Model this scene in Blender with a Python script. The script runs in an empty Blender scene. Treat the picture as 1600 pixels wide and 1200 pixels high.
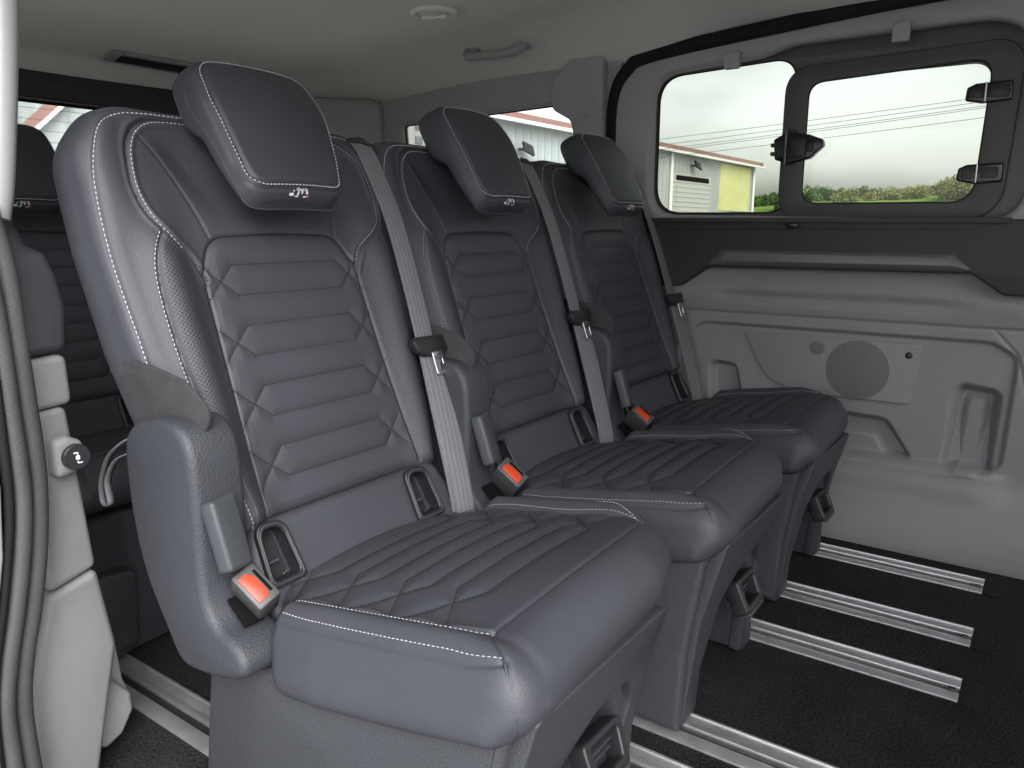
import bpy, bmesh, math, random
import numpy as np
from mathutils import Vector, Matrix
random.seed(7); np.random.seed(7)
scene = bpy.context.scene
COL = scene.collection
R_ = math.radians

# ------------------------------------------------------------------ camera
FPX = 1200.0
PITCH = math.atan2(247, FPX); FP = math.hypot(FPX, 247); YAW = math.atan2(865, FP)
cam_d = bpy.data.cameras.new('camera'); cam = bpy.data.objects.new('camera', cam_d); COL.objects.link(cam)
cam.location = (0, 0, 0.847)
fwd = Vector((math.cos(PITCH)*math.cos(YAW), math.cos(PITCH)*math.sin(YAW), -math.sin(PITCH)))
rgt = Vector((math.sin(YAW), -math.cos(YAW), 0)); upv = rgt.cross(fwd)
cam.rotation_euler = Matrix((rgt, upv, -fwd)).transposed().to_euler()
cam_d.sensor_width = 36.0; cam_d.sensor_fit = 'HORIZONTAL'; cam_d.lens = 36.0*FPX/1600
cam_d.clip_start = 0.02; cam_d.clip_end = 2000
scene.camera = cam

# ------------------------------------------------------------------ light
SUN_EL, SUN_AZ = R_(38), R_(232)     # azimuth measured from +X towards +Y
w = bpy.data.worlds.new('World'); scene.world = w; w.use_nodes = True
nt = w.node_tree; nt.nodes.clear()
sky = nt.nodes.new('ShaderNodeTexSky'); sky.sky_type = 'NISHITA'; sky.sun_disc = False
sky.sun_elevation = SUN_EL; sky.sun_rotation = math.pi/2 - SUN_AZ
sky.air_density = 1.0; sky.dust_density = 3.0; sky.ozone_density = 1.0
hs = nt.nodes.new('ShaderNodeHueSaturation'); hs.inputs['Saturation'].default_value = 0.22; hs.inputs['Value'].default_value = 1.0
tc = nt.nodes.new('ShaderNodeTexCoord'); mpg = nt.nodes.new('ShaderNodeMapping'); mpg.inputs['Scale'].default_value = (1, 1, 3.2)
cn = nt.nodes.new('ShaderNodeTexNoise'); cn.inputs['Scale'].default_value = 2.2; cn.inputs['Detail'].default_value = 5
cr = nt.nodes.new('ShaderNodeValToRGB'); cr.color_ramp.elements[0].position = .3; cr.color_ramp.elements[0].color = (.56, .575, .59, 1)
cr.color_ramp.elements[1].position = .62; cr.color_ramp.elements[1].color = (1.10, 1.12, 1.17, 1)
mx = nt.nodes.new('ShaderNodeMixRGB'); mx.blend_type = 'MULTIPLY'; mx.inputs[0].default_value = 1
bg = nt.nodes.new('ShaderNodeBackground'); bg.inputs['Strength'].default_value = 0.12
wo = nt.nodes.new('ShaderNodeOutputWorld')
nt.links.new(sky.outputs[0], hs.inputs['Color']); nt.links.new(tc.outputs['Generated'], mpg.inputs[0]); nt.links.new(mpg.outputs[0], cn.inputs[0])
nt.links.new(cn.outputs[0], cr.inputs[0]); nt.links.new(hs.outputs[0], mx.inputs[1]); nt.links.new(cr.outputs[0], mx.inputs[2])
nt.links.new(mx.outputs[0], bg.inputs[0]); nt.links.new(bg.outputs[0], wo.inputs[0])
sd = bpy.data.lights.new('sun', 'SUN'); sd.energy = 1.3; sd.angle = R_(45); sd.color = (1, .985, .96)
sun = bpy.data.objects.new('sun', sd); COL.objects.link(sun)
sdir = Vector((math.cos(SUN_EL)*math.cos(SUN_AZ), math.cos(SUN_EL)*math.sin(SUN_AZ), math.sin(SUN_EL)))
sun.rotation_euler = sdir.to_track_quat('Z', 'Y').to_euler(); sun.location = (-6, -6, 8)
vs = scene.view_settings; vs.view_transform = 'Standard'; vs.look = 'None'; vs.gamma = 1; vs.use_curve_mapping = False
vs.exposure = 1.75
scene.cycles.use_denoising = True
scene.cycles.max_bounces = 10; scene.cycles.diffuse_bounces = 6; scene.cycles.transparent_max_bounces = 12

# ------------------------------------------------------------------ materials
def NN(nt, t, **k):
    n = nt.nodes.new(t)
    for a, b in k.items(): n.inputs[a].default_value = b
    return n
def mat(name, col, rough=.5, metal=0., bump=0., bscale=300., var=.0, vscale=4., spec=.5, extra=None, detail=2):
    m = bpy.data.materials.new(name); m.use_nodes = True; nt = m.node_tree
    p = nt.nodes['Principled BSDF']; p.inputs['Roughness'].default_value = rough; p.inputs['Metallic'].default_value = metal
    p.inputs['Specular IOR Level'].default_value = spec
    p.inputs['Base Color'].default_value = (*col, 1)
    tc = nt.nodes.new('ShaderNodeTexCoord')
    if var:
        n = NN(nt, 'ShaderNodeTexNoise', Scale=vscale, Detail=4.); nt.links.new(tc.outputs['Object'], n.inputs[0])
        r = nt.nodes.new('ShaderNodeValToRGB'); e = r.color_ramp.elements
        e[0].position = .3; e[1].position = .7
        e[0].color = (*[c*(1-var) for c in col], 1); e[1].color = (*[min(1, c*(1+var)) for c in col], 1)
        nt.links.new(n.outputs[0], r.inputs[0]); nt.links.new(r.outputs[0], p.inputs['Base Color'])
        m2 = NN(nt, 'ShaderNodeMapRange'); m2.inputs['To Min'].default_value = max(0, rough-.06); m2.inputs['To Max'].default_value = min(1, rough+.08)
        nt.links.new(n.outputs[0], m2.inputs['Value']); nt.links.new(m2.outputs[0], p.inputs['Roughness'])
    if bump:
        n = NN(nt, 'ShaderNodeTexNoise', Scale=bscale, Detail=float(detail)); nt.links.new(tc.outputs['Object'], n.inputs[0])
        b = NN(nt, 'ShaderNodeBump', Strength=bump, Distance=.002); nt.links.new(n.outputs[0], b.inputs['Height'])
        nt.links.new(b.outputs[0], p.inputs['Normal'])
    if extra: extra(m, nt, p, tc)
    return m

def leather_extra(m, nt, p, tc):
    # perforation dots where the mesh attribute 'perf' is 1; grain elsewhere
    L = nt.links
    at = nt.nodes.new('ShaderNodeAttribute'); at.attribute_name = 'perf'
    uv = nt.nodes.new('ShaderNodeUVMap'); uv.uv_map = 'UVMap'
    mp = nt.nodes.new('ShaderNodeMapping'); mp.inputs['Scale'].default_value = (1/.0046, 1/.0046, 1); mp.inputs['Rotation'].default_value = (0, 0, R_(45))
    L.new(uv.outputs[0], mp.inputs[0])
    fr = nt.nodes.new('ShaderNodeVectorMath'); fr.operation = 'FRACTION'; L.new(mp.outputs[0], fr.inputs[0])
    ds = nt.nodes.new('ShaderNodeVectorMath'); ds.operation = 'DISTANCE'; ds.inputs[1].default_value = (.5, .5, 0); L.new(fr.outputs[0], ds.inputs[0])
    mr = NN(nt, 'ShaderNodeMapRange'); mr.inputs['From Min'].default_value = .2; mr.inputs['From Max'].default_value = .34; L.new(ds.outputs['Value'], mr.inputs['Value'])
    inv = nt.nodes.new('ShaderNodeMath'); inv.operation = 'SUBTRACT'; inv.inputs[0].default_value = 1; L.new(mr.outputs[0], inv.inputs[1])
    mul = nt.nodes.new('ShaderNodeMath'); mul.operation = 'MULTIPLY'; L.new(inv.outputs[0], mul.inputs[0]); L.new(at.outputs['Fac'], mul.inputs[1])
    n = NN(nt, 'ShaderNodeTexNoise', Scale=420., Detail=2.); L.new(tc.outputs['Object'], n.inputs[0])
    v = NN(nt, 'ShaderNodeTexVoronoi', Scale=520.); L.new(tc.outputs['Object'], v.inputs[0])
    n3 = NN(nt, 'ShaderNodeTexNoise', Scale=22., Detail=2.); L.new(tc.outputs['Object'], n3.inputs[0])
    a1 = nt.nodes.new('ShaderNodeMath'); a1.operation = 'MULTIPLY_ADD'; a1.inputs[1].default_value = .5; L.new(n.outputs[0], a1.inputs[0]); L.new(v.outputs['Distance'], a1.inputs[2])
    a1b = nt.nodes.new('ShaderNodeMath'); a1b.operation = 'MULTIPLY_ADD'; a1b.inputs[1].default_value = 2.5; L.new(n3.outputs[0], a1b.inputs[0]); L.new(a1.outputs[0], a1b.inputs[2])
    a2 = nt.nodes.new('ShaderNodeMath'); a2.operation = 'MULTIPLY_ADD'; a2.inputs[1].default_value = -4.; L.new(mul.outputs[0], a2.inputs[0]); L.new(a1b.outputs[0], a2.inputs[2])
    b = NN(nt, 'ShaderNodeBump', Strength=.26, Distance=.0010); L.new(a2.outputs[0], b.inputs['Height']); L.new(b.outputs[0], p.inputs['Normal'])
    mc = nt.nodes.new('ShaderNodeMixRGB'); mc.inputs[2].default_value = (.006, .006, .007, 1)
    src = p.inputs['Base Color'].links[0].from_socket; L.new(src, mc.inputs[1]); L.new(mul.outputs[0], mc.inputs[0]); L.new(mc.outputs[0], p.inputs['Base Color'])

M = {}
M['leather'] = mat('leather', (.043, .0445, .053), .55, var=.10, vscale=5, spec=.5, extra=leather_extra)
M['leather_dark'] = mat('leather insert', (.036, .038, .045), .52, var=.08, vscale=5, extra=leather_extra)
M['white_thread'] = mat('white thread', (.50, .50, .52), .7)
M['black_thread'] = mat('black thread', (.006, .006, .007), .8)
M['seat_plastic'] = mat('dark grained plastic', (.035, .037, .044), .52, bump=.6, bscale=380, var=.06, vscale=9)
M['base_plastic'] = mat('base grained plastic', (.036, .038, .044), .52, bump=.6, bscale=330, var=.08, vscale=7)
M['black_plastic'] = mat('black plastic', (.016, .016, .018), .42, bump=.2, bscale=700)
M['gloss_black'] = mat('gloss black plastic', (.01, .01, .011), .2)
M['lever_plastic'] = mat('lever plastic', (.045, .048, .055), .45, bump=.3, bscale=900)
M['buckle_plastic'] = mat('buckle plastic', (.055, .055, .054), .42, bump=.2, bscale=600)
M['carpet_side'] = mat('seat back cloth', (.046, .046, .048), .9, bump=.8, bscale=700, var=.15, vscale=30, spec=.2)
M['orange'] = mat('orange red plastic', (.44, .042, .013), .42)
M['steel'] = mat('polished steel', (.62, .62, .62), .28, 1.)
M['darksteel'] = mat('dark steel', (.12, .12, .12), .4, .8)
M['alu'] = mat('anodised aluminium', (.60, .60, .60), .40, .8, bump=.2, bscale=400, var=.12, vscale=25)
M['alu_bright'] = mat('bright aluminium lip', (.68, .68, .68), .36, .85, var=.08, vscale=30)
M['grey_trim'] = mat('light grey door trim', (.228, .226, .230), .55, bump=.45, bscale=420, var=.05, vscale=3)
M['pale_trim'] = mat('pale grey trim', (.31, .30, .298), .55, bump=.35, bscale=800, var=.04, vscale=4)
M['pillar_grey'] = mat('pillar grey trim', (.165, .162, .162), .55, bump=.35, bscale=800, var=.04, vscale=4)
M['dark_trim'] = mat('dark slate trim', (.026, .027, .031), .5, bump=.35, bscale=800, var=.06, vscale=5)
M['strip'] = mat('satin grey strip', (.115, .115, .12), .34, .0, bump=.1, bscale=500)
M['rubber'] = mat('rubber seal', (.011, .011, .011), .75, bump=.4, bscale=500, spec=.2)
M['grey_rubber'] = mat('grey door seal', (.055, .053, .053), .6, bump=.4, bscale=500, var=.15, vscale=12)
M['frit'] = mat('dark glass border', (.07, .068, .068), .35, var=.05)
M['window_frame'] = mat('dark window frame', (.06, .057, .057), .45, bump=.3, bscale=800)
M['white_paint'] = mat('pale body paint', (.27, .265, .26), .4)
M['icon_white'] = mat('printed white', (.75, .75, .77), .5)
M['icon_red'] = mat('printed red', (.6, .09, .1), .5)
M['pad'] = mat('pad', (.5, .5, .5), .5)

def fabric_extra(m, nt, p, tc):
    L = nt.links
    n = NN(nt, 'ShaderNodeTexNoise', Scale=600., Detail=2.); L.new(tc.outputs['Object'], n.inputs[0])
    n2 = NN(nt, 'ShaderNodeTexNoise', Scale=2.2, Detail=2.); L.new(tc.outputs['Object'], n2.inputs[0])
    ad = nt.nodes.new('ShaderNodeMath'); ad.operation = 'MULTIPLY_ADD'; ad.inputs[1].default_value = 9.; L.new(n2.outputs[0], ad.inputs[0]); L.new(n.outputs[0], ad.inputs[2])
    b = NN(nt, 'ShaderNodeBump', Strength=.5, Distance=.0014); L.new(ad.outputs[0], b.inputs['Height']); L.new(b.outputs[0], p.inputs['Normal'])
M['headliner'] = mat('woven headliner', (.74, .705, .665), .92, var=.06, vscale=260, spec=.15, extra=fabric_extra)

def carpet_extra(m, nt, p, tc):
    L = nt.links
    n = NN(nt, 'ShaderNodeTexNoise', Scale=210., Detail=6.); L.new(tc.outputs['Object'], n.inputs[0])
    n2 = NN(nt, 'ShaderNodeTexNoise', Scale=9., Detail=3.); L.new(tc.outputs['Object'], n2.inputs[0])
    r = nt.nodes.new('ShaderNodeValToRGB'); r.color_ramp.elements[0].position = .38; r.color_ramp.elements[0].color = (.009, .009, .010, 1)
    r.color_ramp.elements[1].position = .78; r.color_ramp.elements[1].color = (.044, .043, .044, 1)
    mm = nt.nodes.new('ShaderNodeMath'); mm.operation = 'MULTIPLY_ADD'; mm.inputs[1].default_value = .25; L.new(n2.outputs[0], mm.inputs[0])
    m3 = nt.nodes.new('ShaderNodeMath'); m3.operation = 'SUBTRACT'; m3.inputs[1].default_value = .1; L.new(n.outputs[0], m3.inputs[0]); L.new(m3.outputs[0], mm.inputs[2])
    L.new(mm.outputs[0], r.inputs[0]); L.new(r.outputs[0], p.inputs['Base Color'])
    b = NN(nt, 'ShaderNodeBump', Strength=1., Distance=.004); L.new(n.outputs[0], b.inputs['Height']); L.new(b.outputs[0], p.inputs['Normal'])
M['carpet'] = mat('black loop carpet', (.014, .014, .014), .98, spec=.1, extra=carpet_extra)

def web_extra(m, nt, p, tc):
    L = nt.links
    uv = nt.nodes.new('ShaderNodeUVMap'); uv.uv_map = 'UVMap'
    sx = nt.nodes.new('ShaderNodeSeparateXYZ'); L.new(uv.outputs[0], sx.inputs[0])
    def wave(sock, fq, ph=0.):
        a = nt.nodes.new('ShaderNodeMath'); a.operation = 'MULTIPLY_ADD'; a.inputs[1].default_value = fq; a.inputs[2].default_value = ph; L.new(sock, a.inputs[0])
        s = nt.nodes.new('ShaderNodeMath'); s.operation = 'SINE'; L.new(a.outputs[0], s.inputs[0]); return s
    s1 = wave(sx.outputs[0], 2*math.pi*5); s2 = wave(sx.outputs[1], 2*math.pi/.0042)
    r = nt.nodes.new('ShaderNodeValToRGB'); r.color_ramp.elements[0].position = .25; r.color_ramp.elements[0].color = (.135, .137, .145, 1)
    r.color_ramp.elements[1].position = .85; r.color_ramp.elements[1].color = (.178, .181, .19, 1)
    mr = NN(nt, 'ShaderNodeMapRange'); mr.inputs['From Min'].default_value = -1.; L.new(s1.outputs[0], mr.inputs['Value']); L.new(mr.outputs[0], r.inputs[0])
    L.new(r.outputs[0], p.inputs['Base Color'])
    ad = nt.nodes.new('ShaderNodeMath'); ad.operation = 'MULTIPLY_ADD'; ad.inputs[1].default_value = .6; L.new(s1.outputs[0], ad.inputs[0]); L.new(s2.outputs[0], ad.inputs[2])
    b = NN(nt, 'ShaderNodeBump', Strength=.4, Distance=.0006); L.new(ad.outputs[0], b.inputs['Height']); L.new(b.outputs[0], p.inputs['Normal'])
M['webbing'] = mat('seat belt webbing', (.2, .2, .2), .55, spec=.4, extra=web_extra)

def glass_mat(name, tint=(1, 1, 1)):
    m = bpy.data.materials.new(name); m.use_nodes = True; nt = m.node_tree; nt.nodes.clear()
    t = nt.nodes.new('ShaderNodeBsdfTransparent'); t.inputs[0].default_value = (*tint, 1)
    g = NN(nt, 'ShaderNodeBsdfGlossy', Roughness=.02); f = NN(nt, 'ShaderNodeFresnel', IOR=1.45)
    mx = nt.nodes.new('ShaderNodeMixShader'); o = nt.nodes.new('ShaderNodeOutputMaterial')
    nt.links.new(f.outputs[0], mx.inputs[0]); nt.links.new(t.outputs[0], mx.inputs[1]); nt.links.new(g.outputs[0], mx.inputs[2]); nt.links.new(mx.outputs[0], o.inputs[0])
    return m
M['glass'] = glass_mat('tinted window glass', (.74, .75, .69)); M['clear_glass'] = glass_mat('clear window glass', (.96, .98, .95))

def speaker_extra(m, nt, p, tc):
    L = nt.links
    uv = nt.nodes.new('ShaderNodeUVMap'); uv.uv_map = 'UVMap'
    mp = nt.nodes.new('ShaderNodeMapping'); mp.inputs['Scale'].default_value = (1/.0042, 1/.0042, 1); mp.inputs['Rotation'].default_value = (0, 0, R_(45)); L.new(uv.outputs[0], mp.inputs[0])
    fr = nt.nodes.new('ShaderNodeVectorMath'); fr.operation = 'FRACTION'; L.new(mp.outputs[0], fr.inputs[0])
    ds = nt.nodes.new('ShaderNodeVectorMath'); ds.operation = 'DISTANCE'; ds.inputs[1].default_value = (.5, .5, 0); L.new(fr.outputs[0], ds.inputs[0])
    r = nt.nodes.new('ShaderNodeValToRGB'); r.color_ramp.elements[0].position = .28; r.color_ramp.elements[0].color = (.006, .006, .006, 1)
    r.color_ramp.elements[1].position = .40; r.color_ramp.elements[1].color = (.20, .195, .195, 1)
    L.new(ds.outputs['Value'], r.inputs[0]); L.new(r.outputs[0], p.inputs['Base Color'])
M['speaker'] = mat('perforated speaker grille', (.2, .2, .2), .6, extra=speaker_extra)

def sheet_extra(axis, period, depth):
    def f(m, nt, p, tc):
        L = nt.links
        sx = nt.nodes.new('ShaderNodeSeparateXYZ'); L.new(tc.outputs['Object'], sx.inputs[0])
        a = nt.nodes.new('ShaderNodeMath'); a.operation = 'MULTIPLY'; a.inputs[1].default_value = 2*math.pi/period; L.new(sx.outputs[axis], a.inputs[0])
        s = nt.nodes.new('ShaderNodeMath'); s.operation = 'SINE'; L.new(a.outputs[0], s.inputs[0])
        q = nt.nodes.new('ShaderNodeMath'); q.operation = 'POWER'; q.inputs[1].default_value = 8; L.new(s.outputs[0], q.inputs[0])
        b = NN(nt, 'ShaderNodeBump', Strength=1., Distance=depth); L.new(q.outputs[0], b.inputs['Height']); L.new(b.outputs[0], p.inputs['Normal'])
    return f
M['cladding'] = mat('pale steel cladding', (.30, .325, .325), .5, var=.05, vscale=.5, extra=sheet_extra(0, 1.0, .03))
M['roof_red'] = mat('brown red roof sheet', (.21, .115, .10), .6, var=.1, vscale=1)
M['roller'] = mat('grey roller door slats', (.36, .37, .36), .5, extra=sheet_extra(2, .5, .03))
M['yellow_panel'] = mat('yellow translucent sheet', (.52, .52, .24), .5, var=.08, vscale=1, extra=sheet_extra(0, .3, .03))
M['gutter'] = mat('white gutter', (.6, .6, .58), .5)
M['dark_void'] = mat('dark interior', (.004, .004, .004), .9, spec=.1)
M['asphalt'] = mat('pale concrete yard', (.44, .435, .43), .9, bump=.6, bscale=30, var=.15, vscale=.8)
M['grass'] = mat('meadow grass', (.16, .26, .06), .95, bump=1, bscale=3, var=.3, vscale=.08, spec=.1)
M['foliage'] = mat('green foliage', (.075, .13, .035), .8, var=.45, vscale=1.2, spec=.2)
M['foliage_pale'] = mat('pale spring foliage', (.20, .22, .085), .85, var=.35, vscale=1.0, spec=.2)
M['bark'] = mat('bark', (.10, .08, .06), .9)
M['cable'] = mat('cable', (.10, .10, .10), .7)

# ------------------------------------------------------------------ mesh helpers
def mk(name, V, F, m, parent=None, org=(0, 0, 0), sharp=35, perf=None, uv=None, smooth=True):
    me = bpy.data.meshes.new(name)
    V = np.asarray(V, float).reshape(-1, 3) - np.asarray(org, float)
    me.from_pydata(V.tolist(), [], [tuple(int(i) for i in f) for f in F])
    me.update()
    me.materials.append(m)
    if uv is not None:
        l = me.uv_layers.new(name='UVMap'); vi = np.empty(len(me.loops), np.int32); me.loops.foreach_get('vertex_index', vi)
        l.data.foreach_set('uv', np.asarray(uv, np.float32)[vi].ravel())
    if perf is not None:
        a = me.attributes.new('perf', 'FLOAT', 'POINT'); a.data.foreach_set('value', np.asarray(perf, np.float32))
    if smooth:
        me.polygons.foreach_set('use_smooth', [True]*len(me.polygons))
        if sharp is not None: me.set_sharp_from_angle(angle=R_(sharp))
    ob = bpy.data.objects.new(name, me); COL.objects.link(ob)
    if parent is not None: ob.parent = parent
    return ob

class MB:
    def __init__(s): s.V = []; s.F = []; s.UV = []
    def add(s, V, F, uv=None):
        o = len(s.V); s.V += [tuple(map(float, v)) for v in V]; s.F += [tuple(i+o for i in f) for f in F]
        s.UV += list(uv) if uv is not None else [(0, 0)]*len(V)
    def box(s, c, d, rot=None):
        c = np.array(c); h = np.array(d)/2; V = []
        for x in (-1, 1):
            for y in (-1, 1):
                for z in (-1, 1):
                    v = np.array([x, y, z])*h
                    if rot is not None: v = np.array(rot @ Vector(v))
                    V.append(c+v)
        s.add(V, [(0, 1, 3, 2), (4, 6, 7, 5), (0, 4, 5, 1), (2, 3, 7, 6), (0, 2, 6, 4), (1, 5, 7, 3)])
    def tube(s, P, r, n=10, closed=False, flat=None, cap=True):
        P = [np.array(p, float) for p in P]; k = len(P); V = []; F = []
        rr = r if hasattr(r, '__len__') else [r]*k
        up = None
        for i, p in enumerate(P):
            a = P[(i-1) % k] if (closed or i > 0) else P[i]; b = P[(i+1) % k] if (closed or i < k-1) else P[i]
            t = b-a; t /= np.linalg.norm(t)+1e-12
            if up is None:
                up = np.array([0, 0, 1.]) if abs(t[2]) < .9 else np.array([1., 0, 0])
            u = up-t*np.dot(up, t); u /= np.linalg.norm(u); up = u; v = np.cross(t, u)
            for j in range(n):
                an = 2*math.pi*j/n
                V.append(p + rr[i]*(math.cos(an)*u + math.sin(an)*v*(flat or 1)))
        for i in range(k if closed else k-1):
            for j in range(n):
                a = i*n+j; b = i*n+(j+1) % n; c = ((i+1) % k)*n+(j+1) % n; d = ((i+1) % k)*n+j
                F.append((a, b, c, d))
        if not closed and cap: F.append(tuple(range(n))[::-1]); F.append(tuple((k-1)*n+j for j in range(n)))
        s.add(V, F)
    def prism(s, poly, axis, lo, hi):   # poly in the 2 other axes
        n = len(poly); V = []
        for h in (lo, hi):
            for a, b in poly:
                V.append({0: (h, a, b), 1: (a, h, b), 2: (a, b, h)}[axis])
        F = [tuple(range(n))[::-1], tuple(range(n, 2*n))] + [(i, (i+1) % n, n+(i+1) % n, n+i) for i in range(n)]
        s.add(V, F)
    def build(s, name, m, parent=None, org=(0, 0, 0), sharp=35, bevel=0, seg=2, smooth=True):
        ob = mk(name, s.V, s.F, m, parent, org, None, uv=s.UV, smooth=False)
        bm = bmesh.new(); bm.from_mesh(ob.data)
        bmesh.ops.recalc_face_normals(bm, faces=bm.faces)
        if bevel:
            ed = [e for e in bm.edges if len(e.link_faces) == 2 and e.calc_face_angle(0) > R_(30)]
            bmesh.ops.bevel(bm, geom=ed, offset=bevel, segments=seg, affect='EDGES', profile=.5, clamp_overlap=True)
        bm.to_mesh(ob.data); bm.free()
        if smooth:
            ob.data.polygons.foreach_set('use_smooth', [True]*len(ob.data.polygons)); ob.data.set_sharp_from_angle(angle=R_(sharp))
        return ob

def rpoly(pts, r, n=6):
    """round the corners of a polygon"""
    out = []; k = len(pts)
    for i in range(k):
        p = np.array(pts[i], float); a = np.array(pts[i-1], float)-p; b = np.array(pts[(i+1) % k], float)-p
        la, lb = np.linalg.norm(a), np.linalg.norm(b); ri = r[i] if hasattr(r, '__len__') else r
        if ri <= 1e-6: out.append(tuple(p)); continue
        a /= la; b /= lb; ang = math.acos(max(-1, min(1, float(a@b)))); d = min(ri/math.tan(ang/2), la*.49, lb*.49)
        p0, p1 = p+a*d, p+b*d
        for j in range(n+1):
            t = j/n; out.append(tuple((1-t)**2*p0 + 2*t*(1-t)*p + t*t*p1))
    return out
def rrect(x0, y0, x1, y1, r, n=6): return rpoly([(x0, y0), (x1, y0), (x1, y1), (x0, y1)], r, n)
def smooth_line(pts, n=8, closed=False):
    P = [np.array(p, float) for p in pts]; k = len(P); out = []
    rng = k if closed else k-1
    for i in range(rng):
        p0 = P[i-1] if (i > 0 or closed) else 2*P[0]-P[1]; p1 = P[i]; p2 = P[(i+1) % k]
        p3 = P[(i+2) % k] if (closed or i+2 < k) else 2*P[-1]-P[-2]
        for j in range(n):
            t = j/n
            out.append(.5*((2*p1)+(-p0+p2)*t+(2*p0-5*p1+4*p2-p3)*t*t+(-p0+3*p1-3*p2+p3)*t**3))
    if not closed: out.append(P[-1])
    return [tuple(o) for o in out]

def plate(name, outer, holes, thick, m, parent=None, to3d=None, org=(0, 0, 0), bevel=.003, sharp=35):
    """filled 2-D outline with holes, given thickness; to3d(u, v, w) -> xyz, w in [-thick/2, thick/2]"""
    cu = bpy.data.curves.new('c', 'CURVE'); cu.dimensions = '2D'; cu.fill_mode = 'BOTH'
    cu.extrude = max(1e-4, thick/2-bevel); cu.bevel_depth = bevel; cu.bevel_resolution = 2
    cu.offset = -bevel
    for pts in [outer]+list(holes):
        sp = cu.splines.new('POLY'); sp.points.add(len(pts)-1)
        for i, (a, b) in enumerate(pts): sp.points[i].co = (a, b, 0, 1)
        sp.use_cyclic_u = True
    ob = bpy.data.objects.new('c', cu); COL.objects.link(ob)
    dg = bpy.context.evaluated_depsgraph_get(); me = bpy.data.meshes.new_from_object(ob.evaluated_get(dg))
    V = [tuple(v.co) for v in me.vertices]; F = [tuple(p.vertices) for p in me.polygons]
    bpy.data.objects.remove(ob); bpy.data.curves.remove(cu); bpy.data.meshes.remove(me)
    W = [to3d(*v) for v in V]
    o = mk(name, W, F, m, parent, org, None, uv=[(v[0], v[1]) for v in V], smooth=False)
    bm = bmesh.new(); bm.from_mesh(o.data); bmesh.ops.remove_doubles(bm, verts=bm.verts, dist=1e-5)
    bmesh.ops.recalc_face_normals(bm, faces=bm.faces); bm.to_mesh(o.data); bm.free()
    o.data.polygons.foreach_set('use_smooth', [True]*len(o.data.polygons)); o.data.set_sharp_from_angle(angle=R_(sharp))
    return o

def dseg(S, T, pts, closed=False):
    """distance of points (S,T) to a polyline"""
    best = np.full(S.shape, 1e9); k = len(pts)
    for i in range(k if closed else k-1):
        ax, ay = pts[i]; bx, by = pts[(i+1) % k]; dx, dy = bx-ax, by-ay; L = dx*dx+dy*dy+1e-14
        u = np.clip(((S-ax)*dx+(T-ay)*dy)/L, 0, 1)
        best = np.minimum(best, np.hypot(S-ax-u*dx, T-ay-u*dy))
    return best
def inside(S, T, pts):
    r = np.zeros(S.shape, bool); k = len(pts)
    for i in range(k):
        ax, ay = pts[i]; bx, by = pts[(i+1) % k]
        c = ((ay > T) != (by > T)) & (S < (bx-ax)*(T-ay)/((by-ay) if abs(by-ay) > 1e-12 else 1e-12)+ax)
        r ^= c
    return r
def sdf(S, T, pts):  # positive inside
    d = dseg(S, T, pts, True); return np.where(inside(S, T, pts), d, -d)
def sstep(x, a, b):
    t = np.clip((x-a)/(b-a), 0, 1); return t*t*(3-2*t)

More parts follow.
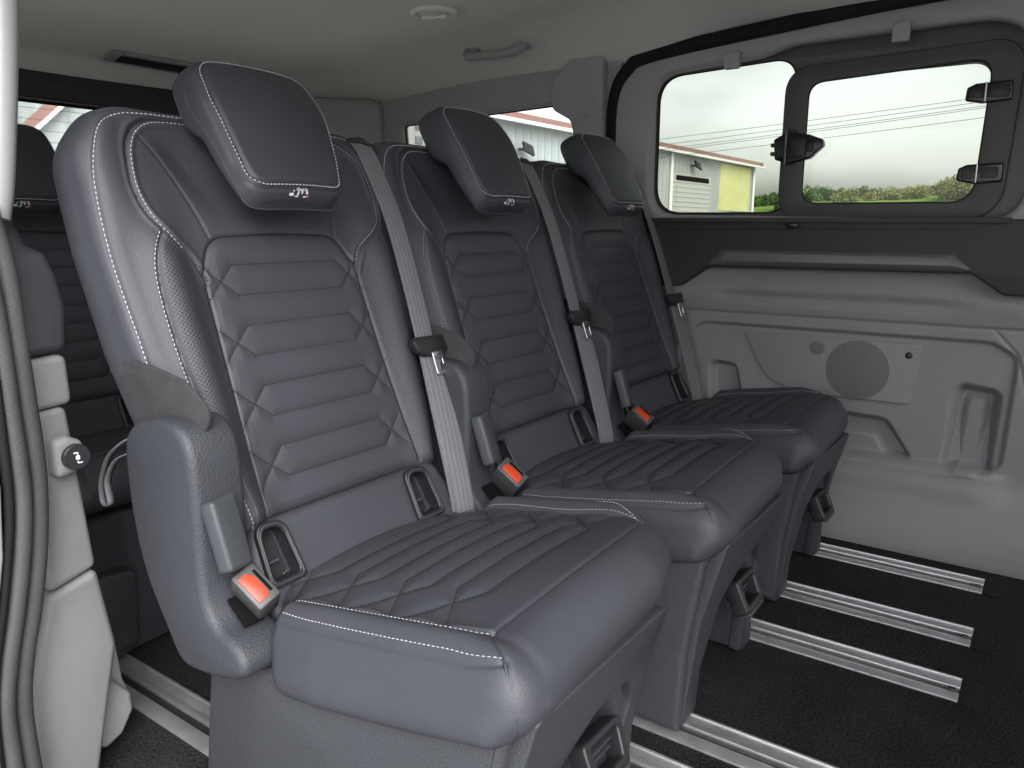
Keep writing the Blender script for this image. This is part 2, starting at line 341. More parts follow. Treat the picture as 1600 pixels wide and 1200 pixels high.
class Pad:
    """upholstered pad: outline in (s,t), front depth function, rounded rim, sides and back"""
    def __init__(s, outline, depth, rim, thick, frame, nu=160, nt=180, bulge=.0, rimfn=None, perf=None, recede=None):
        s.outline = outline; s.depth = depth; s.rim = rim; s.thick = thick; s.frame = frame; s.nu = nu; s.nt = nt; s.bulge = bulge
        s.rimfn = rimfn or (lambda S, T: np.full(np.shape(S), rim)); s.perf = perf; s.recede = recede
    def surf(s, S, T):
        S = np.asarray(S, float); T = np.asarray(T, float)
        e = np.clip(sdf(S, T, s.outline), 0, None); r = s.rimfn(S, T); q = np.clip(r-e, 0, r)
        return s.depth(S, T) - (r-np.sqrt(np.maximum(0, r*r-q*q)))
    def build(s, name, m, parent, org):
        O = np.array(s.outline); t0, t1 = O[:, 1].min()+1e-5, O[:, 1].max()-1e-5
        w = np.linspace(-1, 1, s.nt); w = .72*w+.28*np.sin(w*math.pi/2)
        ts = (t0+t1)/2+(t1-t0)/2*w; nu = s.nu
        u = np.linspace(-1, 1, nu); u = .8*u+.2*np.sin(u*math.pi/2)
        S = np.zeros((s.nt, nu)); T = np.zeros((s.nt, nu))
        for i, t in enumerate(ts):
            xs = []
            for k in range(len(O)):
                a = O[k]; b = O[(k+1) % len(O)]
                if (a[1] > t) != (b[1] > t): xs.append(a[0]+(b[0]-a[0])*(t-a[1])/(b[1]-a[1]))
            lo, hi = min(xs), max(xs); S[i] = (lo+hi)/2+(hi-lo)/2*u; T[i] = t
        N = s.surf(S, T)
        fr = s.frame
        V = [fr(a, b, c) for a, b, c in zip(S.ravel(), T.ravel(), N.ravel())]
        uv = list(zip(S.ravel(), T.ravel())); pf = list((s.perf(S, T) if s.perf else np.zeros(S.shape)).ravel())
        F = []
        nt = s.nt
        for i in range(nt-1):
            for j in range(nu-1):
                a = i*nu+j; F.append((a, a+1, a+nu+1, a+nu))
        loop = [j for j in range(nu)] + [i*nu+nu-1 for i in range(1, nt)] + [(nt-1)*nu+j for j in range(nu-2, -1, -1)] + [i*nu for i in range(nt-2, 0, -1)]
        lp = [(S.flat[i], T.flat[i], N.flat[i]) for i in loop]; K = len(lp)
        P2 = np.array([(a, b) for a, b, _ in lp]); tg = np.roll(P2, -3, 0)-np.roll(P2, 3, 0); tg /= np.linalg.norm(tg, axis=1)[:, None]+1e-9
        nrm = np.stack([tg[:, 1], -tg[:, 0]], 1)
        rec = s.recede(P2[:, 0], P2[:, 1]) if s.recede else np.zeros(K)
        prev = loop; rings = 10
        th = s.thick(P2[:, 0], P2[:, 1]) if callable(s.thick) else np.full(K, s.thick)
        for q in range(1, rings+1):
            f = q/rings; base = len(V)
            for k in range(K):
                n0 = lp[k][2]; n = n0+(-th[k]-n0)*f
                off = s.bulge*math.sin(math.pi*min(1, f*1.02)) - .018*max(0, (f-.7)/.3)**2 - rec[k]*f**1.4
                V.append(fr(lp[k][0]+nrm[k, 0]*off, lp[k][1]+nrm[k, 1]*off, n)); uv.append((lp[k][0], lp[k][1]+n)); pf.append(0)
            cur = list(range(base, base+K))
            for k in range(K): F.append((prev[k], cur[k], cur[(k+1) % K], prev[(k+1) % K]))
            prev = cur
        F.append(tuple(prev[::-1]))
        # orientation
        ob = mk(name, V, F, m, parent, org, 40, perf=pf, uv=uv)
        bm = bmesh.new(); bm.from_mesh(ob.data); bmesh.ops.recalc_face_normals(bm, faces=bm.faces); bm.to_mesh(ob.data); bm.free()
        return ob
    def stitches(s, mb, path, length=.0042, gap=.0018, wid=.0009, lift=.0008, closed=False, surf=None):
        """little thread capsules laid along a path on the pad surface"""
        P = [np.array(p, float) for p in path]
        if closed: P.append(P[0])
        L = [0]
        for a, b in zip(P[:-1], P[1:]): L.append(L[-1]+np.linalg.norm(b-a))
        def at(d):
            i = int(np.searchsorted(L, d, 'right'))-1; i = min(max(i, 0), len(P)-2)
            f = (d-L[i])/max(1e-9, L[i+1]-L[i]); return P[i]+(P[i+1]-P[i])*f
        d = 0; A = []; B = []
        while d+length < L[-1]:
            A.append(at(d)); B.append(at(d+length)); d += length+gap
        if not A: return
        A = np.array(A); B = np.array(B); sf = surf or s.surf
        na = sf(A[:, 0], A[:, 1])+lift; nb = sf(B[:, 0], B[:, 1])+lift
        for a, b, x, y in zip(A, B, na, nb):
            p = np.array(s.frame(a[0], a[1], x)); q = np.array(s.frame(b[0], b[1], y))
            up = np.array(s.frame(a[0], a[1], x+.01))-p; up /= np.linalg.norm(up)
            t = q-p; t /= np.linalg.norm(t)+1e-12; c = np.cross(t, up); c /= np.linalg.norm(c)+1e-9; up = np.cross(c, t)
            mid = (p+q)/2+up*.0004
            V = []
            for X, f in ((p, .55), (mid, 1.), (q, .55)):
                for k in range(5):
                    an = 2*math.pi*k/5; V.append(X+wid*f*(math.cos(an)*c+.8*math.sin(an)*up))
            F = [(i*5+k, i*5+(k+1) % 5, (i+1)*5+(k+1) % 5, (i+1)*5+k) for i in (0, 1) for k in range(5)]+[(4, 3, 2, 1, 0), (10, 11, 12, 13, 14)]
            mb.add(V, F)

def empty(name, loc, label=None, cat=None, group=None, rz=0):
    o = bpy.data.objects.new(name, None); COL.objects.link(o); o.location = loc; o.rotation_euler = (0, 0, rz); o.empty_display_size = .1
    if label: tag(o, label, cat, group)
    return o
def tag(o, label=None, cat=None, group=None, kind=None):
    if label: o['label'] = label
    if cat: o['category'] = cat
    if group: o['group'] = group
    if kind: o['kind'] = kind
    return o
KIDS = {}
def kids(o): return [c for c in bpy.data.objects if c.parent == o]
def dup(root, loc, label, drop=()):
    r = root.copy(); COL.objects.link(r); r.location = loc; r['label'] = label
    for ch in kids(root):
        if ch.name.split('.')[0] in drop: continue
        c = ch.copy(); COL.objects.link(c); c.parent = r
        for g in kids(ch):
            d = g.copy(); COL.objects.link(d); d.parent = c
            for h in kids(g):
                e = h.copy(); COL.objects.link(e); e.parent = d
    return r

# ================================================================== the setting
# carpeted floor
mb = MB(); mb.box((1.32, .55, -.02), (1.98, 3.9, .04)); fl = mb.build('floor', M['carpet'], smooth=False); tag(fl, kind='structure')
mb = MB(); mb.box((1.32, .55, -.095), (2.02, 3.9, .10)); u = mb.build('floor_pan', M['black_plastic'], smooth=False); tag(u, kind='structure')

# ceiling (headliner)
def head_z(x, y):
    z = 1.418 - .034*np.clip((x-1.86)/.38, 0, 1)**2.2 - .055*sstep(y, .75, 1.12)*np.clip((x-1.95)/.28, 0, 1)**1.6 - .12*np.clip((.62-x)/.32, 0, 1)**2
    z = z - .004*np.exp(-((y-.25)/.05)**2) + .006*sstep(y, .55, .75) - .012*sstep(y, 1.35, 1.6)*np.exp(-((x-1.2)/.5)**2)
    z = z - .03*sstep(y, 1.6, 2.25) - .035*sstep(y, 2.2, 2.46) - .0035*np.exp(-((y-2.44)/.004)**2) - .07*sstep(y, 2.45, 2.56)
    return z
xs = np.concatenate([np.linspace(.28, .7, 20), np.linspace(.72, 1.75, 40), np.linspace(1.77, 2.29, 50)])
ys = np.concatenate([np.linspace(-1.3, 2.40, 150), np.linspace(2.405, 2.60, 80)])
X, Y = np.meshgrid(xs, ys); Z = head_z(X, Y)
V = np.stack([X, Y, Z], -1).reshape(-1, 3).tolist(); nx, ny = len(xs), len(ys)
F = [(i*nx+j, (i+1)*nx+j, (i+1)*nx+j+1, i*nx+j+1) for i in range(ny-1) for j in range(nx-1)]
nb = len(V); V += [(v[0], v[1], max(1.47, v[2]+.03)) for v in V[:nb]]
F += [(nb+i*nx+j, nb+i*nx+j+1, nb+(i+1)*nx+j+1, nb+(i+1)*nx+j) for i in range(ny-1) for j in range(nx-1)]
for i in range(ny-1):
    F.append((i*nx, nb+i*nx, nb+(i+1)*nx, (i+1)*nx)); a = i*nx+nx-1; F.append((a, a+nx, nb+a+nx, nb+a))
for j in range(nx-1):
    F.append((j, j+1, nb+j+1, nb+j)); a = (ny-1)*nx+j; F.append((a, nb+a, nb+a+1, a+1))
tag(mk('ceiling', V, F, M['headliner'], sharp=50), kind='structure')

# ground outside
mb = MB(); mb.box((20, 8, -.60), (120, 60, .2)); tag(mb.build('yard', M['asphalt'], smooth=False), kind='structure')

# ================================================================== far sliding door (wall side)
XW = 2.13
ROOT = (2.13, .5, 0)
door = empty('sliding_door', ROOT, 'closed grey sliding door across the cabin, with two windows and a speaker panel', 'van door')
def yz(x0): return lambda a, b, w: (x0+w, a, b)

# lower panel as one pressed sheet
def door_x(Yg, Zg):
    x = np.full(Yg.shape, 2.128)
    rec = rpoly([(.90, .30), (.90, .50), (.83, .575), (.11, .575), (.055, .545), (.062, .262), (.45, .262), (.62, .262)], [.03, .06, .05, .02, .03, .035, .02, .02])
    x += .013*sstep(sdf(Yg, Zg, rec), -.006, .006)
    rec2 = rpoly([(.62, .25), (.255, .25), (.325, .352), (.62, .362)], [.0, .01, .03, .0])
    x += .032*sstep(sdf(Yg, Zg, rec2), -.010, .010)*sstep(Zg, .255, .275)
    ins2 = rpoly([(.62, .24), (.300, .24), (.345, .315), (.62, .322)], [.0, .01, .02, .0])
    x -= .026*sstep(sdf(Yg, Zg, ins2), -.010, .010)*sstep(Zg, .255, .275)
    slot = rpoly([(.180, .262), (.090, .262), (.085, .452), (.168, .462)], [.008, .008, .02, .02])
    x += .042*sstep(sdf(Yg, Zg, slot), -.014, .014)
    sl_in = rpoly([(.160, .25), (.112, .25), (.106, .430), (.150, .440)], [.008, .008, .02, .02])
    x -= .016*sstep(sdf(Yg, Zg, sl_in), -.012, .012)
    s2 = rpoly([(.79, .33), (.70, .33), (.728, .455), (.80, .462)], [.01, .01, .02, .02])
    x += .028*sstep(sdf(Yg, Zg, s2), -.009, .009)
    # upper panel, crease
    x += .012*np.exp(-((Zg-.655)/.016)**2)*sstep(Yg, .12, .26)*(1-sstep(Yg, .72, .84))
    x -= .010*sstep(Zg, .60, .66)
    x += .022*sstep(Zg, .66, .75)
    x += .006*np.exp(-((Zg-.608)/.0028)**2)               # the joint between upper and lower sheet
    x += .004*np.exp(-(dseg(Yg, Zg, [(.11, .608), (.056, .55), (.03, .46)])/.003)**2)
    # base: bulge out under the pocket, then in
    x -= .020*sstep(.262-Zg, 0, .02)*(1-sstep(.262-Zg, .05, .12))*sstep(Yg, .02, .12)
    x += .015*sstep(.12-Zg, 0, .10)
    x += .004*np.exp(-(dseg(Yg, Zg, [(.9, .262), (.45, .262), (.08, .262)])/.004)**2)
    return x
ys = np.linspace(-.35, 1.13, 430); zs = np.linspace(-.03, .80, 250)
Yg, Zg = np.meshgrid(ys, zs); Xg = door_x(Yg, Zg); nx, ny = len(ys), len(zs)
V = np.stack([Xg, Yg, Zg], -1).reshape(-1, 3).tolist()
F = [(i*nx+j, (i+1)*nx+j, (i+1)*nx+j+1, i*nx+j+1) for i in range(ny-1) for j in range(nx-1)]
nb = len(V); V += [(2.24, -.35, -.03), (2.24, 1.13, -.03), (2.24, 1.13, .80), (2.24, -.35, .80)]
F += [tuple([nb, nb+3, nb+2, nb+1]), tuple([nb, nb+1]+[j for j in range(nx-1, -1, -1)]), tuple([nb+3]+[(ny-1)*nx+j for j in range(nx)]+[nb+2]),
      tuple([nb]+[i*nx for i in range(ny)]+[nb+3]), tuple([nb+1, nb+2]+[i*nx+nx-1 for i in range(ny-1, -1, -1)])]
mk('door_panel', V, F, M['grey_trim'], door, ROOT, 60)

# dark shelf panel under the windows
pl = rpoly([(1.13, .862), (1.13, .672), (.888, .678), (.812, .734), (.166, .737), (.100, .690), (-.35, .680), (-.35, .862)], [0, 0, .02, .008, .008, .02, 0, 0])  # lower edge dropped past the strip to draw its shadow line
plate('belt_trim', pl, [], .055, M['dark_trim'], door, yz(2.122), ROOT, .006)
mb = MB()   # satin strip with a chamfered face
a = [(.815, .741), (.162, .744), (.205, .782), (.770, .783)]; b = [(.772, .752), (.21, .755), (.226, .774), (.752, .775)]
mb.add([(2.096, *p) for p in a]+[(2.084, *p) for p in b]+[(2.12, *p) for p in a],
       [(4, 5, 6, 7), (0, 1, 5, 4), (1, 2, 6, 5), (2, 3, 7, 6), (3, 0, 4, 7), (0, 8, 9, 1), (1, 9, 10, 2), (2, 10, 11, 3), (3, 11, 8, 0), (11, 10, 9, 8)])
mb.build('trim_strip', M['strip'], door, ROOT, bevel=.0015)
mb = MB(); mb.prism(rpoly([(1.0, .858), (.10, .853), (.10, .866), (1.0, .870)], .003), 0, 2.086, 2.14)
mb.prism([(.93, .838), (.17, .838), (.17, .841), (.93, .841)], 0, 2.0915, 2.10); mb.build('window_sill', M['dark_trim'], door, ROOT, bevel=.001)
mb = MB(); mb.prism(rpoly([(.598, .853), (.562, .853), (.568, .842), (.59, .842)], .003), 0, 2.070, 2.094); mb.build('sill_catch', M['gloss_black'], door, ROOT, bevel=.001)

# pale surround
op = rpoly([(1.004, .880), (.105, .862), (.072, .95), (.095, 1.300), (.62, 1.298), (.70, 1.279), (1.004, 1.264)], [.085, .085, .05, .13, .05, .05, .078], 10)
out = [(1.13, .845), (-.35, .845), (-.35, 1.375), (.38, 1.375), (1.02, 1.345), (1.10, 1.31), (1.13, 1.20)]
plate('window_surround', rpoly(out, [0, 0, 0, 0, .05, .05, .03]), [op], .050, M['pale_trim'], door, yz(2.135), ROOT, .014, 50)
# glass with dark border
h1 = rpoly([(1.000, .884), (.617, .882), (.617, 1.275), (1.000, 1.262)], [.085, .06, .06, .075], 12)
h2 = rrect(.178, .90, .590, 1.215, .045, 10)
plate('glass_border', rrect(.04, .83, 1.06, 1.34, .08), [h1, h2], .006, M['frit'], door, yz(2.164), ROOT, .001)
mb = MB(); mb.box((2.174, .55, 1.085), (.004, 1.04, .54)); mb.build('glass', M['glass'], door, ROOT, smooth=False)
# hinged ventilation window frame
ring_o = rpoly([(.640, .862), (.128, .860), (.112, 1.262), (.640, 1.248)], [.075, .085, .07, .07], 12)
ring_i = rpoly([(.580, .905), (.186, .902), (.176, 1.222), (.580, 1.206)], [.040, .055, .045, .04], 10)
vw = plate('vent_window_frame', ring_o, [ring_i], .016, M['window_frame'], door, yz(2.150), ROOT, .004, 50)
mb = MB(); mb.tube([(2.149, a, b) for a, b in ring_i], .0022, 6, True); mb.build('rubber_edge', M['rubber'], vw, ROOT)
mb = MB(); mb.tube([(2.160, a, b) for a, b in h1], .0022, 6, True); mb.build('glass_seal', M['rubber'], door, ROOT)
# latch
la = empty('x', (0, 0, 0)); bpy.data.objects.remove(la)
pl = rpoly([(.650, 1.018), (.612, 1.006), (.560, 1.018), (.528, 1.048), (.532, 1.064), (.566, 1.078), (.622, 1.086), (.655, 1.070)], .008)
lt = plate('window_latch', pl, [], .030, M['gloss_black'], door, yz(2.136), ROOT, .005, 40)
mb = MB(); mb.prism(rrect(.570, 1.022, .606, 1.066, .003), 0, 2.112, 2.124); mb.prism(rrect(.552, 1.034, .566, 1.054, .003), 0, 2.110, 2.124)
mb.prism(rrect(.601, 1.004, .628, 1.092, .003), 0, 2.126, 2.146); mb.prism(rrect(.646, 1.028, .660, 1.038, .003), 0, 2.116, 2.14); mb.prism(rrect(.646, 1.050, .660, 1.060, .003), 0, 2.116, 2.14)
mb.build('latch_catch', M['black_plastic'], lt, ROOT, bevel=.0015)
mb = MB(); mb.tube([(2.119, .622, 1.005), (2.119, .622, 1.092)], .0035, 8); mb.build('latch_pin', M['darksteel'], lt, ROOT)
for zc in (1.146, .967):
    pl = rpoly([(.224, zc-.016), (.190, zc-.024), (.131, zc-.021), (.133, zc+.022), (.205, zc+.020), (.222, zc+.012)], .006)
    hg = plate('window_hinge', pl, [], .022, M['gloss_black'], door, yz(2.139), ROOT, .005, 40)
    mb = MB(); mb.tube([(2.127, .184, zc-.021), (2.127, .184, zc+.021)], .0022, 8); mb.build('hinge_pin', M['steel'], hg, ROOT)
    mb = MB(); mb.prism(rrect(.140, zc-.012, .176, zc+.013, .004), 0, 2.1255, 2.130); mb.prism(rrect(.191, zc-.012, .214, zc+.012, .004), 0, 2.1255, 2.130); mb.build('hinge_cover', M['black_plastic'], hg, ROOT, bevel=.001)
for y0, y1, z0, z1 in ((.747, .787, 1.252, 1.293), (.346, .384, 1.268, 1.311)):
    mb = MB(); mb.prism(rrect(y0, z0, y1, z1, .005), 0, 2.082, 2.098); mb.prism(rrect(y0+.004, z1-.012, y1-.004, z1+.003, .003), 0, 2.09, 2.12); mb.build('blind_hook', M['pale_trim'], door, ROOT, bevel=.002)
# speaker panel
pl = rpoly([(.705, .556), (.254, .557), (.268, .402), (.56, .402), (.64, .44)], [.006, .006, .014, .02, .02])
sp = plate('speaker_panel', pl, [], .010, M['grey_trim'], door, yz(2.137), ROOT, .002)
def disc(name, c, r, x, parent, m, dome=.004, n=48, rings=10):
    V = [(x-dome, *c)]; uv = [c]; F = []
    for k in range(1, rings+1):
        f = k/rings
        for j in range(n):
            a = 2*math.pi*j/n; y, z = c[0]+r*f*math.cos(a), c[1]+r*f*math.sin(a); V.append((x-dome*(1-f*f)+.0, y, z)); uv.append((y, z))
    for j in range(n): V.append((x+.004, c[0]+r*math.cos(2*math.pi*j/n), c[1]+r*math.sin(2*math.pi*j/n))); uv.append((0, 0))
    for j in range(n): F.append((0, 1+(j+1) % n, 1+j))
    for k in range(rings):
        for j in range(n): a = 1+k*n+j; b = 1+k*n+(j+1) % n; F.append((a, b, b+n, a+n))
    return mk(name, V, F, m, parent, ROOT, 40, uv=uv)
disc('speaker_grille', (.402, .478), .078, 2.1315, sp, M['speaker'])
disc('tweeter_grille', (.505, .528), .019, 2.1315, sp, M['speaker'], .0015)
scw = disc('panel_screw', (.284, .528), .0085, 2.1310, sp, M['black_plastic'], .003)

# door seal round the opening and the rail above
mb = MB()
path = smooth_line([(2.118, 1.128, .80), (2.118, 1.130, 1.05), (2.116, 1.126, 1.21), (2.112, 1.085, 1.285), (2.106, 1.00, 1.318), (2.100, .64, 1.346), (2.092, .30, 1.364), (2.085, -.35, 1.38)], 12)
mb.tube(path, .014, 10, flat=1.4); tag(mb.build('door_seal', M['rubber']), 'black rubber seal curving around the top and rear edge of the far door', 'door seal')

# far rear side wall with its own window
side = empty('rear_side_panel', (2.14, 1.8, 0), 'pale trimmed side wall behind the far door with the rear side window', 'wall panel')
so = (2.14, 1.8, 0)
wh = rpoly([(1.262, .93), (1.262, 1.178), (1.345, 1.216), (1.985, 1.200), (1.960, .93)], [.03, .06, .05, .015, .03], 8)
wh2 = rpoly([(2.035, .93), (2.035, 1.165), (2.07, 1.15), (2.10, 1.08), (2.10, .93)], [.02, .02, .03, .03, .02], 6)
plate('side_trim', [(1.105, .80), (2.62, .80), (2.62, 1.40), (1.105, 1.40)], [wh, wh2], .05, M['pale_trim'], side, yz(2.140), so, .01, 50)
mb = MB(); mb.box((2.168, 1.7, 1.08), (.004, .9, .34)); mb.build('side_glass', M['clear_glass'], side, so, smooth=False)
mb = MB(); mb.tube([(2.146, a, b) for a, b in wh], .004, 6, True); mb.build('window_rubber', M['rubber'], side, so)
mb = MB(); mb.box((2.14, 1.88, .40), (.08, 1.49, .80)); mb.build('lower_side_trim', M['dark_trim'], side, so, bevel=.01)
# pillar cover beside the door
pc = plate('pillar_cover', rpoly([(1.150, .80), (1.150, 1.345), (1.25, 1.345), (1.335, 1.27), (1.325, 1.195), (1.26, 1.16), (1.23, 1.05), (1.23, .80)], [0, .02, .03, .05, .03, .03, .02, 0]), [], .04, M['pale_trim'], side, yz(2.10), so, .012, 50)
mb = MB(); mb.prism(rrect(1.175, 1.163, 1.208, 1.177, .006), 0, 2.076, 2.084); mb.build('airbag_badge', M['pale_trim'], pc, so, bevel=.002)

# the wall stands at its widest above the floor: size and distance taken again from the far seat's edge
def widen(o):

    p = o
    while p.parent: p = p.parent
    org = np.array(p.location)
    me = o.data; v = np.empty(len(me.vertices)*3); me.vertices.foreach_get('co', v); v = v.reshape(-1, 3)+org
    t = np.clip(v[:, 2]/.25, 0, 1); t = t*t*(3-2*t); k = 1+.0516*t
    x = v[:, 0]+.110*t; y = v[:, 1]*k; z = .847+(v[:, 2]-.847)*k; z = np.where(v[:, 2] < .02, v[:, 2], z)
    v = np.stack([x, y, z], 1)-org; me.vertices.foreach_set('co', v.ravel()); me.update()
for o_ in list(bpy.data.objects):
    r_ = o_
    while r_.parent: r_ = r_.parent
    if o_.type == 'MESH' and r_.name in ('sliding_door', 'rear_side_panel', 'door_seal'): widen(o_)

# tailgate: header, glass and sides
tg = empty('tailgate', (1.25, 2.6, 0), 'closed rear tailgate with dark header and heated rear window', 'tailgate'); to = (1.25, 2.6, 0)
xz = lambda y0: (lambda a, b, w: (a, y0+w, b))
plate('tailgate_trim', [(.30, .0), (2.28, .0), (2.28, 1.302), (.30, 1.302)], [rrect(.48, .68, 1.98, 1.215, .05)], .04, M['dark_trim'], tg, xz(2.545), to, .006)  # window hole carried lower behind the seats to let in more light
mb = MB(); mb.box((1.23, 2.585, .95), (1.58, .004, .58)); mb.build('rear_glass', M['clear_glass'], tg, to, smooth=False)
mb = MB()
for k in range(10): mb.tube([(.5, 2.580, 1.195-.032*k), (1.96, 2.580, 1.195-.032*k)], .0006, 4)
mb.build('heater_wires', M['cable'], tg, to)
mb = MB(); mb.tube([(.47, 2.53, 1.208), (1.99, 2.53, 1.208)], .006, 8); mb.build('glass_edge', M['gloss_black'], tg, to)
# D pillar trims
for x, lab in ((2.085, 'pale rear corner pillar trim seen beyond the middle headrest'),):
    mb = MB(); mb.prism([(x-.05, 2.34), (x+.14, 2.16), (x+.14, 2.52), (x-.05, 2.52)], 2, .80, 1.32)
    tag(mb.build('corner_pillar_trim', M['pale_trim'], bevel=.03, seg=4), lab, 'pillar trim')

# near rear side wall (behind the door pillar)
ns = empty('near_side_panel', (.36, 1.9, 0), 'side wall behind the near pillar belonging to the rear row', 'wall panel'); no = (.36, 1.9, 0)
plate('side_trim', [(1.12, -.1), (2.62, -.1), (2.62, 1.36), (1.12, 1.36)], [rrect(1.36, .76, 2.45, 1.24, .06)], .05, M['dark_trim'], ns, yz(.345), no, .008)  # unseen window hole, enlarged to brighten the headliner
mb = MB(); mb.box((.325, 1.9, 1.0), (.004, 1.14, .52)); mb.build('side_glass', M['clear_glass'], ns, no, smooth=False)

# ================================================================== ceiling fittings
def on_head(x, y): return float(head_z(np.array(x), np.array(y)))
cl = empty('ceiling_vent', (1.731, 1.485, on_head(1.731, 1.485)), 'round grey adjustable air vent in the headliner above the middle seat', 'air vent')
def lathe(mb, prof, c, n=40):
    V = []; F = []
    for r, z in prof:
        for j in range(n): a = 2*math.pi*j/n; V.append((c[0]+r*math.cos(a), c[1]+r*math.sin(a), c[2]+z))
    for i in range(len(prof)-1):
        for j in range(n): F.append((i*n+j, i*n+(j+1) % n, (i+1)*n+(j+1) % n, (i+1)*n+j))
    mb.add(V, F)
c0 = cl.location
mb = MB(); lathe(mb, [(.066, .006), (.064, -.004), (.056, -.010), (.048, -.008), (.045, .002), (.044, .01)], c0); mb.build('vent_ring', M['headliner'], cl, c0, 50)
mb = MB(); lathe(mb, [(.043, -.002), (.038, -.008), (.001, -.012)], c0); mb.build('vent_disc', M['headliner'], cl, c0, 50)
mb = MB(); mb.box((c0[0], c0[1], c0[2]-.013), (.006, .070, .008), Matrix.Rotation(R_(25), 3, 'Z')); mb.build('vent_tab', M['headliner'], cl, c0, bevel=.002)
gh = empty('grab_handle', (2.05, 1.54, 1.36), 'grey folding grab handle under the headliner above the far seat', 'grab handle'); go = gh.location
g0 = np.array((2.076, 1.630, on_head(2.076, 1.630)+.004)); g1 = np.array((2.090, 1.425, on_head(2.090, 1.425)+.004))
dn = np.array((-.035, 0, -.028)); e = g1-g0
mb = MB(); mb.tube(smooth_line([g0, g0+e*.04+dn*.8, g0+e*.15+dn*1.05, g0+e*.5+dn*1.15, g0+e*.85+dn*1.05, g0+e*.96+dn*.8, g1], 6), [.013]*36+[.013], 12); mb.build('grip', M['pale_trim'], gh, go)
for g in (g0+e*.06, g1-e*.06):
    mb = MB(); mb.box(g+np.array((0, 0, -.006)), (.034, .05, .022)); mb.build('mount', M['pale_trim'], gh, go, bevel=.006)
rv = empty('roof_grille', (1.46, 2.40, on_head(1.46, 2.40)), 'dark slotted rectangular grille at the rear edge of the headliner', 'grille'); ro = rv.location
Rg = Matrix.Rotation(R_(-14), 3, 'X')
def gq(x, y, z): v = Rg @ Vector((0, y, z)); return (x, 2.395+v[1], ro[2]-.003+v[2])
mb = MB(); mb.box(gq(1.455, 0, -.004), (.32, .075, .010), Rg); mb.build('grille_frame', M['pale_trim'], rv, ro, bevel=.004)
mb = MB(); mb.box(gq(1.450, 0, -.0095), (.24, .044, .003), Rg); mb.build('grille_insert', M['black_plastic'], rv, ro, bevel=.001)
mb = MB()
for k in range(22): mb.box(gq(1.34+k*.0105, 0, -.0115), (.002, .042, .002), Rg)
mb.build('grille_bars', M['dark_trim'], rv, ro, smooth=False)

# ================================================================== near door pillar
pil = empty('door_pillar', (.47, 1.13, 0), 'grey door pillar at the left with slate upper cover and seat belt height button', 'pillar'); po = (.47, 1.13, 0)
def PX(u, v, y):   # only used to read sizes off the photograph's left edge
    d = fwd + rgt*((u-800)/FPX) - upv*((v-600)/FPX); k = y/d[1]; return (d[0]*k, .847+d[2]*k)
def pil_plate(name, px, y, th, m, parent=pil, bev=.008, r=.012, y_off=0):
    pts = [PX(a, b, y) for a, b in px]
    return plate(name, rpoly(pts, r), [], th, m, parent, xz(y+th/2+y_off), po, bev, 50)
lower = pil_plate('lower_cover', [(52, 648), (104, 634), (152, 884), (75, 932)], 1.10, .10, M['pillar_grey'])
pil_plate('base_cover', [(76, 935), (153, 888), (184, 1005), (150, 1270), (62, 1270), (52, 1080)], 1.10, .12, M['pillar_grey'], bev=.010)
pil_plate('middle_cover', [(39, 566), (104, 553), (115, 630), (52, 646)], 1.10, .10, M['pillar_grey'])
pil_plate('upper_cover', [(-30, 325), (19, 328), (27, 350), (45, 384), (74, 396), (92, 430), (107, 480), (108, 548), (38, 563), (18, 450), (-20, 400)], 1.10, .09, M['dark_trim'], bev=.012, r=.012)
mb = MB(); mb.tube(smooth_line([(*([PX(a, b, 1.08)[0]]), 1.08, PX(a, b, 1.08)[1]) for a, b in ((4, -60), (4, 60), (2, 180), (-2, 290), (-8, 340))], 8), .017, 12); mb.build('upper_frame', M['white_paint'], pil, po)
# belt height adjuster
kb = pil_plate('adjuster_housing', [(83, 690), (106, 682), (128, 688), (138, 704), (136, 724), (122, 738), (90, 752)], 1.075, .03, M['pillar_grey'], bev=.008, r=.01)
kc = np.array([PX(117, 713, 1.070)[0], 1.070, PX(117, 713, 1.070)[1]])
def ydisc(mb, c, r, th, n=32):
    V = [(c[0]+r*f*math.cos(2*math.pi*j/n), c[1]+d, c[2]+r*f*math.sin(2*math.pi*j/n)) for f, d in ((.92, -th), (1, -th+.002), (1, 0)) for j in range(n)]
    F = [tuple(range(n))]+[(i*n+j, i*n+(j+1) % n, (i+1)*n+(j+1) % n, (i+1)*n+j) for i in (0, 1) for j in range(n)]
    mb.add(V, F)
mb = MB(); ydisc(mb, kc, .0180, .008); kn = mb.build('height_button', M['black_plastic'], kb, po)
mb = MB()  # the printed mark: bracket, square, bracket
for dx, sgn in ((0, 1), ):
    for (x, z, wx, wz) in ((-.0040, .0085, .009, .0016), (.0005, .0068, .0016, .0040), (.0040, -.0095, .009, .0016), (-.0005, -.0078, .0016, .0040),
                           (-.0032, 0, .0014, .0064), (.0032, 0, .0014, .0064), (0, .0028, .0070, .0014), (0, -.0028, .0070, .0014), (0, 0, .0028, .0014)):
        mb.box((kc[0]+x*.62, kc[1]-.0086, kc[2]+z*.8), (wx*.62, .0008, wz*.8))
mb.build('button_print', M['icon_white'], kb, po, smooth=False)
# ribbed foot
ft = pil_plate('pillar_foot', [(152, 1060), (176, 1062), (206, 1082), (210, 1108), (194, 1146), (165, 1174), (150, 1160)], 1.16, .08, M['grey_trim'], bev=.008)
pil_plate('foot_side', [(150, 900), (163, 960), (182, 1010), (192, 1060), (205, 1085), (170, 1120), (150, 1010)], 1.185, .06, M['grey_trim'], bev=.004)

